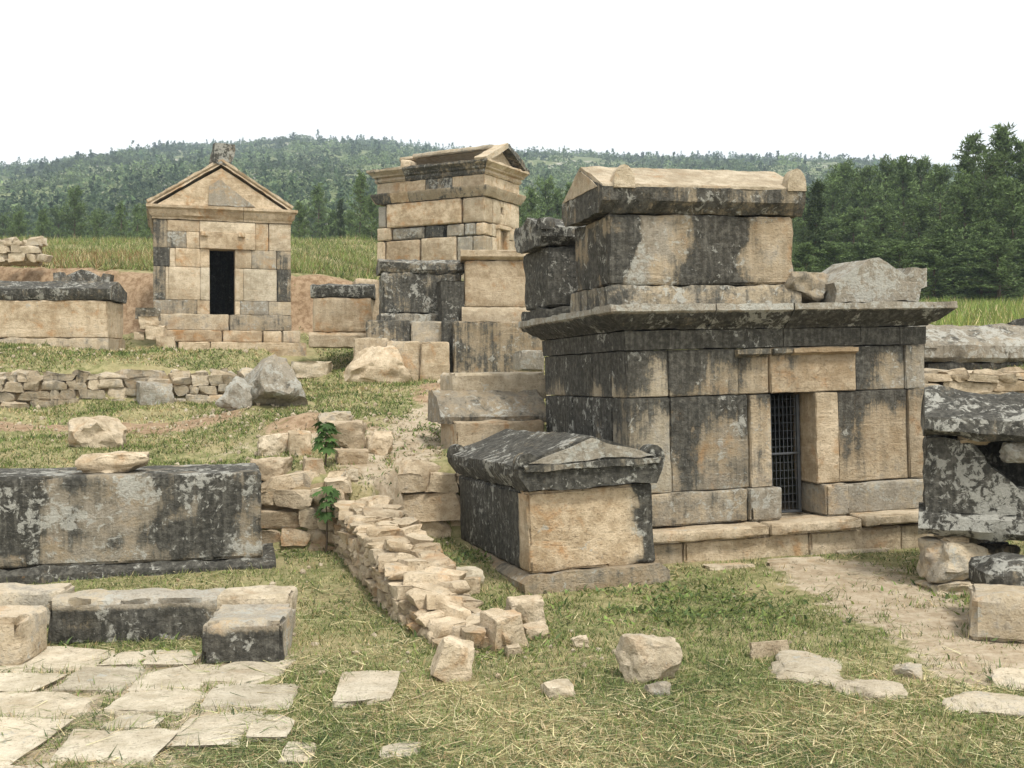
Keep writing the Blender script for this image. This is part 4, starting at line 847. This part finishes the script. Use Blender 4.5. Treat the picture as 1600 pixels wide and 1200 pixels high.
STRAW, DRY, GREEN, DGREEN, FRESH, RUST = (.52, .44, .235), (.33, .25, .125), (.15, .18, .055), (.055, .085, .028), (.22, .285, .08), (.24, .14, .06)
def sample(n, y0, y1, rg, spread=.70):
    u = rg.random(n); y = 1 / (1 / y0 + u * (1 / y1 - 1 / y0)); x = (rg.random(n) * 2 - 1) * (spread * y + .6); return x, y
rg = np.random.default_rng(5)
x, y = sample(740000, 3.8, 27, rg); xe, ye = rg.uniform(-11, 3.5, 260000), 10.8 + 15.5 * rg.random(260000) ** 1.25; x = np.concatenate([x, xe]); y = np.concatenate([y, ye])
g_, s_, p_ = cover_masks(x, y); nz = fbm(np.stack([x * .9, y * .9, x * 0], 1), 3, 44); nz2 = vnoise(np.stack([x * 4, y * 4, x * 0], 1), 45)
pn = vnoise(np.stack([x * 3.1, y * 3.1, x * 0], 1), 46)
dens = np.clip(.75 + .7 * nz + .5 * nz2, .06, 1) * np.clip(1 - 1.25 * s_ + .5 * pn, .04, 1) * np.clip(1 - 1.35 * p_ + 1.1 * pn, .06, 1)
keep = (rg.random(len(x)) < dens) & ~in_foot(x, y); x, y, nz, nz2 = x[keep], y[keep], nz[keep], nz2[keep]
n = len(x); lush = np.clip(.54 + 1.3 * nz + .25 * sst(9, 7.5, y) * 0 + .35 * sst(.2, 1.2, x) * (1 - sst(2.6, 3.4, x)) * sst(6.8, 7.6, y) * (1 - sst(9.2, 9.8, y)), 0, 1)
wts = np.stack([.9 * (1 - lush) + .08, .55 * (1 - lush) + .08, .25 + lush, .12 + .8 * lush ** 2, .15 + .35 * lush], 1)
blades('short_grass', x, y, rg.uniform(.022, .07, n) * (1 + .7 * (rg.random(n) > .93)) * lerp(1, 1.5, sst(9, 18, y)), np.maximum(.006, .0010 * y) * rg.uniform(.7, 1.5, n), rg.uniform(.15, .8, n), 0, mixc([STRAW, DRY, GREEN, DGREEN, FRESH], wts, n, rg), 'short mown grass over the foreground and slope')
# cut stalks lying on top
x, y = sample(240000, 3.8, 24, rg); g_, s_, p_ = cover_masks(x, y); nz = fbm(np.stack([x * 1.1, y * 1.1, x * 0], 1), 3, 61); nz3 = fbm(np.stack([x * .5, y * .5, x * 0], 1), 2, 63)
near = sst(7.6, 6.2, y) if False else 1 - sst(5.8, 8.0, y)
dens = np.clip(.12 + .9 * nz + .55 * near + .3 * nz3, .02, 1) * np.clip(1 - .85 * p_, .12, 1) * np.clip(1 - s_, .1, 1) * (1 - .25 * sst(10, 12, y))
keep = (rg.random(len(x)) < dens) & (~in_foot(x, y, -.03) | ((rg.random(len(x)) < .22) & (y < 7.6) & (x < -.9))); x, y, nz3 = x[keep], y[keep], nz3[keep]; n = len(x)
gr = np.clip(.35 + 1.4 * nz3 + .9 * sst(0, .9, x) * (1 - sst(2.6, 3.6, x)) * sst(7.3, 8, y) * (1 - sst(9.4, 10, y)), 0, 1)
blades('grass_clippings', x, y, rg.uniform(.06, .2, n), np.maximum(.0065, .0011 * y) * rg.uniform(.6, 1.5, n), rg.uniform(.86, 1.0, n), .03, mixc([(.66, .57, .33), DRY, (.2, .24, .09), DGREEN], np.stack([1.1 * (1 - gr) + .1, .4 * (1 - gr) + .05, .5 + gr * .6, .15 + gr], 1), n, rg), 'loose cut grass stalks lying on the lawn')
# tufts and weeds against stones
tx, ty = [], []
for (cx, cy, hw, hd, yw) in FOOT:
    if cy > 26: continue
    m = int(min(260, 60 * (hw + hd) * 2)); 
    for _ in range(m):
        if random.random() < .5: u, v = random.choice((-1, 1)) * (hw + random.uniform(0, .07)), random.uniform(-hd, hd)
        else: u, v = random.uniform(-hw, hw), random.choice((-1, 1)) * (hd + random.uniform(0, .07))
        c, s2 = math.cos(yw), math.sin(yw); tx.append(cx + u * c - v * s2); ty.append(cy + u * s2 + v * c)
for _ in range(1500):
    cy = random.uniform(4.6, 18) if random.random() < .6 else random.uniform(4.6, 9); cx = random.uniform(-.55, .55) * cy
    r_ = random.uniform(.03, .1)
    for _ in range(22): tx.append(cx + random.gauss(0, r_)); ty.append(cy + random.gauss(0, r_))
tx, ty = np.array(tx), np.array(ty); nn = vnoise(np.stack([tx * 2, ty * 2, tx * 0], 1), 71); k_ = (nn > -.12) & ~in_foot(tx, ty, -.02); tx, ty = tx[k_], ty[k_]; n = len(tx)
blades('grass_tufts', tx, ty, rg.uniform(.03, .115, n), np.maximum(.006, .0010 * ty), rg.uniform(.05, .6, n), 0, mixc([GREEN, DGREEN, FRESH, STRAW], np.tile([[.8, .5, .6, .3]], (n, 1)), n, rg), 'unmown grass tufts growing against the stones')
# tall meadow above the bank and right of the tomb
x = rg.uniform(-24, 4, 170000); y = 28.6 + 24 * rg.random(170000) ** 1.3; yb = 28.9 + .9 * np.sin(x * .35 + 1)
k_ = (y > yb) & ~in_foot(x, y, .1); x, y = x[k_], y[k_]; n = len(x); rd = np.exp(-((x + 14.0) / 2.6) ** 2) * (y < 40); hn = vnoise(np.stack([x * .6, y * .6, x * 0], 1), 81)
blades('meadow_grass', x, y, rg.uniform(.12, .42, n) * (1 + .9 * hn).clip(.3, 2), rg.uniform(.012, .03, n), rg.uniform(.05, .9, n), 0, mixc([FRESH, GREEN, RUST, STRAW, DGREEN], np.stack([.9 + hn, .8 - hn, 2.5 * rd + .15 + .4 * hn, .45 + .6 * rd - .5 * hn, .4 - hn], 1).clip(.02, 9), n, rg), 'tall meadow grass above the cut bank')
x = rg.uniform(4.5, 40, 70000); y = rg.uniform(14.2, 58, 70000); k_ = (x < .62 * y) & (x > .3 * y); x, y = x[k_], y[k_]; n = len(x); hn = vnoise(np.stack([x * .5, y * .5, x * 0], 1), 82)
blades('meadow_grass', x, y, rg.uniform(.25, .55, n) * (1 + .5 * hn), rg.uniform(.014, .03, n) * (1 + y / 50), rg.uniform(.05, .4, n), 0, mixc([(.19, .26, .06), GREEN, STRAW, (.3, .3, .08)], np.stack([1.2 + hn, .6 + 0 * x, .25 + 0 * x, .3 + 0 * x], 1).clip(.02, 9), n, rg), 'lush green meadow grass before the pine grove')

# broad weeds, some of them freshly cut
wx, wy = [], []
for (cx, cy, rx_, ry_, m) in ((1.3, 8.7, .7, .5, 4200), (4.0, 9.2, .35, .7, 2600), (4.3, 8.2, .4, .5, 1800), (.25, 10.6, .5, .3, 900), (-.4, 10.4, .3, .3, 600), (-.15, 7.6, .35, .35, 900), (-2.4, 10.55, .5, .15, 400), (-1.0, 13.5, .5, .9, 1500), (3.9, 6.2, .7, .5, 1500), (-2.6, 7.6, .4, .3, 400), (-.75, 9.2, .25, .8, 500)):
    m = int(m * .42); wx.append(cx + rg.normal(size=m) * rx_ * .8); wy.append(cy + rg.normal(size=m) * ry_ * .8)
wx, wy = np.concatenate(wx), np.concatenate(wy); k_ = ~in_foot(wx, wy, -.06) & (vnoise(np.stack([wx * 3, wy * 3, wx * 0], 1), 77) > -.15); wx, wy = wx[k_], wy[k_]; n = len(wx)
blades('low_weeds', wx, wy, rg.uniform(.03, .11, n), rg.uniform(.012, .03, n), rg.uniform(.35, .95, n), .03, mixc([DGREEN, (.11, .155, .055), GREEN, FRESH], np.tile([[.35, .9, .8, .6]], (n, 1)), n, rg), 'dark green broad weeds cut and wilting on the grass', seg=2)

# ------------------------------------------------------------------ fig saplings
def fig(label, base, height, nleaf, crown0, seed, lw=.15, lean=(0, 0)):
    t = thing('fig_sapling', label, 'sapling', Matrix.Translation(base)); rs = random.Random(seed)
    pr = [(-.5, 0), (-.42, .25), (-.75, .45), (-.38, .5), (-.5, .85), (-.18, .68), (0, 1.1), (.18, .68), (.5, .85), (.38, .5), (.75, .45), (.42, .25), (.5, 0), (0, .12)]
    n = 7; Vv = []; Fc = []
    for k in range(n + 1):
        u = k / n; r = lerp(.012, .005, u); c = Vector((lean[0] * u + .012 * math.sin(u * 5), lean[1] * u, height * u))
        for a in range(6): Vv.append((c.x + r * math.cos(a * 1.047), c.y + r * math.sin(a * 1.047), c.z))
    for k in range(n):
        for a in range(6): Fc.append((k * 6 + a, k * 6 + (a + 1) % 6, k * 6 + 6 + (a + 1) % 6, k * 6 + 6 + a))
    mob('stem', mesh('stem', Vv, Fc, 60), BARK, t)
    for k in range(nleaf):
        Vl = [(0, .42, 0.02)] ; s = lw * rs.uniform(.75, 1.2)
        me = bpy.data.meshes.new('leaf'); pts = [(px * s, py * s, -.25 * s * abs(px) - .12 * s * py * py) for px, py in pr]
        me.from_pydata([(0, .42 * s, .03 * s)] + pts, [], [(0, i + 1, (i + 1) % len(pr) + 1) for i in range(len(pr))]); me.update()
        cc = np.array([.055, .105, .026]) * rs.uniform(.7, 1.45); set_color(me, 'tint', np.tile([*cc, 1], (len(me.vertices), 1)))
        u = lerp(crown0, 1.0, (k + .5) / nleaf); a = k * 2.4 + rs.uniform(-.4, .4)
        c = Vector((lean[0] * u, lean[1] * u, height * u)) + Vector((math.cos(a), math.sin(a), .25)) * s * .45
        mob('leaf', me, LEAFM, t, c, (rs.uniform(-.9, -.2), rs.uniform(-.3, .3), a - math.pi / 2))
    return t
b = gnd(508, 728); fig('leafy fig sapling growing on the stony mound of the slope', b + Vector((0, -.05, -.03)), .50, 26, .40, 3, .115, (.03, 0))
b = Vector((at(508, 862, 10.72).x, 10.70, .0)); fig('fig sapling with dark stem against the retaining wall corner', b, .78, 16, .60, 5, .12, (.03, 0))

# ------------------------------------------------------------------ trees
def pine_meshes(seed, slim=1.0, dark=1.0, H=10.0, dens=1.0, low=.06, top=.75):
    rs = np.random.default_rng(seed); Vt, Ft = [], []
    def tube(p, q, r0, r1, n=5):
        p, q = np.array(p), np.array(q); d = q - p; d /= np.linalg.norm(d) + 1e-9; s = np.cross(d, [.3, .2, 1]); s /= np.linalg.norm(s) + 1e-9; t = np.cross(d, s); b = len(Vt)
        for (c, r) in ((p, r0), (q, r1)):
            for a in range(n): Vt.append(c + r * (s * math.cos(a * 2 * math.pi / n) + t * math.sin(a * 2 * math.pi / n)))
        for a in range(n): Ft.append((b + a, b + (a + 1) % n, b + n + (a + 1) % n, b + n + a))
    ax = np.cumsum(rs.normal(0, .05, (12, 2)), 0); zt = np.linspace(0, H, 12)
    def axis(z): return np.array([np.interp(z, zt, ax[:, 0]), np.interp(z, zt, ax[:, 1]), z])
    for k in range(11): tube(axis(zt[k]), axis(zt[k + 1]), .17 * (1 - k / 11.5), .17 * (1 - (k + 1) / 11.5), 6)
    T, TC = [], []
    z = H * low
    while z < H * .985:
        t = z / H; nb = rs.integers(3, 6)
        for k in range(nb):
            a = rs.uniform(0, 6.283); R = H * .27 * slim * (1 - t) ** top * rs.uniform(.45, 1.3) + .22
            if rs.random() < .07: continue
            el = lerp(.0, .75, t) + rs.normal(0, .12); p = axis(z); d = np.array([math.cos(a) * math.cos(el), math.sin(a) * math.cos(el), math.sin(el)]); q = p + d * R
            tube(p, q, .035 * (1 - t * .6), .01, 4)
            m = max(3, int(R / .26 * dens))
            tone = rs.uniform(.65, 1.4)
            for j in range(m):
                u = (j + 1 + rs.uniform(-.3, .3)) / m
                if u < .22: continue
                c = p + d * R * u + rs.normal(0, .09, 3) + np.array([0, 0, .1 * u * u]); nt_ = int(13 * dens)
                dirs = rs.normal(size=(nt_, 3)); dirs[:, 2] += .45; dirs += d * .5; dirs /= np.linalg.norm(dirs, axis=1)[:, None]
                ln = rs.uniform(.16, .36, nt_)[:, None]; sdv = np.cross(dirs, rs.normal(size=(nt_, 3))); sdv /= np.linalg.norm(sdv, axis=1)[:, None]; wv = rs.uniform(.035, .07, nt_)[:, None]
                cc = c + rs.normal(0, .09, (nt_, 3))
                T.append(np.stack([cc - sdv * wv, cc + sdv * wv, cc + dirs * ln], 1)); g = np.array([.105, .150, .052]) * tone * dark
                TC.append(np.tile(g, (nt_, 1)) * rs.uniform(.75, 1.3, (nt_, 1)))
        z += rs.uniform(.22, .42) * (1.0 if t < .75 else .75)
    V = np.concatenate(T).reshape(-1, 3); n = len(V) // 3
    me = bpy.data.meshes.new('crown'); me.vertices.add(len(V)); me.vertices.foreach_set('co', V.astype(np.float32).ravel())
    me.loops.add(n * 3); me.loops.foreach_set('vertex_index', np.arange(n * 3, dtype=np.int32)); me.polygons.add(n)
    me.polygons.foreach_set('loop_start', (np.arange(n) * 3).astype(np.int32)); me.polygons.foreach_set('loop_total', np.full(n, 3, np.int32)); me.update(); me.validate()
    C = np.repeat(np.concatenate(TC), 3, 0); set_color(me, 'tint', np.concatenate([C, np.ones((len(C), 1))], 1))
    return mesh('trunk', Vt, Ft, 60), me, H
PINES = [pine_meshes(40 + i, s, 1.0, 10, 1.0, l, tp) for i, (s, l, tp) in enumerate(((1.0, .03, .5), (.85, .05, .75), (1.0, .04, .42), (.95, .02, .6), (1.05, .08, .38), (.75, .04, .8), (.9, .03, .45)))]
CYP = pine_meshes(60, .42, .42, 10, 1.1, .02)
for t_, c_, _ in PINES + [CYP]: t_.materials.append(BARK); c_.materials.append(LEAFM)
LAB = 'pine in the back rows of the dense grove'
def pine(px, pyt, Y, label, group, kind=None, wide=1.0, name='pine_tree', cat='pine tree'):
    X = (px - 800) / FPX * Y; zb = t1(X, Y) - .3; zt = at(px, pyt, Y).z; H = max(3.0, zt - zb); P = kind or random.choice(PINES)
    t = thing(name, label, cat, Matrix.Translation((X, Y, zb)), group); rz = random.uniform(0, 6.28); s = H / P[2]; sw = s * wide * random.uniform(.9, 1.15)
    for nm, me in (('trunk', P[0]), ('crown', P[1])): mob(nm, me, None, t, rot=(0, 0, rz), scale=(sw, sw, s))
    return t
random.seed(21)
GA, GB_, GC = 'pines of the dense grove', 'pines behind the tombs', 'pines at the foot of the hill'
LA = 'dense dark green pine in the grove behind the gated tomb'; LB = 'blue-green pine standing behind the gabled and tower tombs'; LC = 'small distant pine in the belt at the foot of the hill'
pine(1562, 203, 58, 'tall pine with thin open top rising above the grove', None, PINES[5], 1.15)
pine(1515, 214, 60, 'narrow-topped tall pine beside the highest pine', None, PINES[1], 1.0)
pine(1598, 226, 57, LA, GA); pine(1540, 250, 55, LA, GA); pine(1640, 215, 60, LA, GA); pine(1690, 240, 58, LA, GA); pine(1580, 290, 52, LA, GA, None, 1.4); pine(1500, 300, 54, LA, GA, None, 1.4); pine(1470, 265, 66, LA, GA); pine(1440, 258, 72, LA, GA); pine(1412, 250, 70, LA, GA); pine(1380, 262, 74, LA, GA); pine(1350, 272, 70, LA, GA)
pine(1320, 268, 76, LA, GA); pine(1296, 285, 72, LA, GA); pine(1430, 320, 56, LA, GA, None, 1.4); pine(1380, 330, 58, LA, GA, None, 1.4); pine(1335, 330, 60, LA, GA, None, 1.4); pine(1300, 345, 62, LA, GA, None, 1.4); pine(1475, 345, 52, LA, GA, None, 1.5); pine(1540, 350, 50, LA, GA, None, 1.5); pine(1610, 340, 50, LA, GA, None, 1.5); pine(1255, 330, 68, LA, GA); pine(1230, 345, 70, LA, GA)
pine(1274, 286, 51, 'slim blackish conifer at the left edge of the grove', None, CYP, 1.3, 'conifer', 'conifer')
for k in range(16): pine(1225 + k * 34 + random.uniform(-14, 14), random.uniform(258, 335), random.uniform(76, 96), LAB, 'pines in the back rows of the grove', None, 1.25)
for k in range(12): pine(1260 + k * 38 + random.uniform(-12, 12), random.uniform(385, 425), random.uniform(47, 51), 'bushy young pine at the front foot of the grove', 'young pines in front of the grove', None, 2.2)
for px, pyt in ((118, 298), (70, 330), (150, 335), (190, 318), (216, 322), (30, 335), (-20, 325), (238, 330), (470, 318), (498, 292), (520, 330), (562, 272), (580, 310), (548, 330), (828, 298), (850, 286), (872, 300), (895, 290), (915, 310), (815, 320), (940, 300), (980, 296), (1180, 292), (1210, 300)):
    lb, gb = (('blue-green pine beyond the meadow behind the gabled tomb', 'pines beyond the meadow') if px < 300 else ('pine in the gap between the gabled tomb and the tower tomb', 'pines between the two upright tombs') if px < 700 else ('pine standing behind the sarcophagi on the gated tomb roof', 'pines behind the roof sarcophagi'))
    pine(px, pyt, random.uniform(72, 98), lb, gb)
pine(534, 312, 84, 'tiny dark columnar cypress between gabled and tower tombs', None, CYP, .8, 'cypress', 'cypress')
for k in range(64):
    px = -140 + k * 29 + random.uniform(-12, 12); pine(px, random.uniform(322, 348) if px < 1200 else random.uniform(280, 310), random.uniform(105, 150), LC, GC, None, 1.3)

# woodland of the hill, one mass
def woodland():
    rg = np.random.default_rng(9); n = 19000
    y = 125 + 700 * rg.random(n) ** .9; x = (rg.random(n) * 2 - 1) * (.56 * y + 12); 
    m = fbm(np.stack([x / 45, y / 45, x * 0], 1), 3, 91); k = rg.random(n) < np.clip(.74 + 2.2 * m, .08, 1); x, y = x[k], y[k]
    ry = np.array([(lambda t: t)(v) for v in []]); xr = rg.uniform(-.56, .56, 520); yr = rg.uniform(735, 775, 520); x = np.concatenate([x, xr * yr]); y = np.concatenate([y, yr]); n = len(x)
    z = hill(x, y); ridge = np.arange(n) >= n - 520; tree = (rg.random(n) < lerp(.4, .08, sst(180, 330, y))) | ridge
    r = np.where(tree, rg.uniform(1.3, 2.3, n), 1.2 + 3.4 * rg.random(n) ** 2); h = np.where(tree, rg.uniform(4, 7, n), r * rg.uniform(.75, 1.15, n)); h = np.where(ridge, rg.uniform(2.5, 6.5, n), h); K = 34
    th = rg.uniform(0, 6.283, (n, K)); u = rg.random((n, K)); rad = np.where(tree[:, None], (1 - u) ** .8, np.sqrt(np.clip(1 - u * u, 0, 1))) * rg.uniform(.55, 1.05, (n, K))
    C = np.stack([x[:, None] + r[:, None] * rad * np.cos(th), y[:, None] + r[:, None] * rad * np.sin(th), z[:, None] - .3 + h[:, None] * u], -1)
    d1 = rg.normal(size=(n, K, 3)); d2 = rg.normal(size=(n, K, 3)); s = rg.uniform(.45, .95, (n, K, 1)) * np.where(y > 400, 1.1, .75)[:, None, None]
    d1 *= s / np.linalg.norm(d1, axis=2)[..., None]; d2 *= s / np.linalg.norm(d2, axis=2)[..., None]
    V = np.stack([C + d1, C - d1 * .5 + d2 * .7, C - d1 * .5 - d2 * .7], 2).reshape(-1, 3); nf = n * K
    me = bpy.data.meshes.new('far_woodland'); me.vertices.add(nf * 3); me.vertices.foreach_set('co', V.astype(np.float32).ravel()); me.loops.add(nf * 3); me.loops.foreach_set('vertex_index', np.arange(nf * 3, dtype=np.int32))
    me.polygons.add(nf); me.polygons.foreach_set('loop_start', (np.arange(nf) * 3).astype(np.int32)); me.polygons.foreach_set('loop_total', np.full(nf, 3, np.int32)); me.update(); me.validate()
    tone = np.where(tree[:, None], np.array([[.065, .10, .045]]), np.array([[.105, .14, .056]])) * rg.uniform(.55, 1.5, (n, 1)) * np.clip(1 + 1.1 * fbm(np.stack([x / 30, y / 30, x * 0], 1), 2, 95), .5, 1.6)[:, None]
    tint = np.repeat(tone, K, 0) * rg.uniform(.75, 1.25, (nf, 1)); set_color(me, 'tint', np.repeat(np.concatenate([tint, np.ones((nf, 1))], 1), 3, 0))
    tag(mob('far_woodland', me, LEAFM), 'scrub and small pines covering the distant hill', 'woodland', kind='stuff')
woodland()

# ------------------------------------------------------------------ haze
bm = bmesh.new(); bmesh.ops.create_cube(bm, size=1); me = bpy.data.meshes.new('haze'); bm.to_mesh(me); bm.free()
hm = bpy.data.materials.new('haze'); hm.use_nodes = True; hn_ = hm.node_tree; hn_.nodes.clear()
pv = hn_.nodes.new('ShaderNodeVolumePrincipled'); pv.inputs['Density'].default_value = .0006; pv.inputs['Color'].default_value = (.72, .87, 1, 1); pv.inputs['Anisotropy'].default_value = .2
ho = hn_.nodes.new('ShaderNodeOutputMaterial'); hn_.links.new(pv.outputs[0], ho.inputs['Volume'])
hz = mob('haze', me, hm, None, (0, 480, 90), (0, 0, 0), (1400, 1120, 200)); tag(hz, 'thin pale haze in the air over the valley', 'haze', kind='stuff')
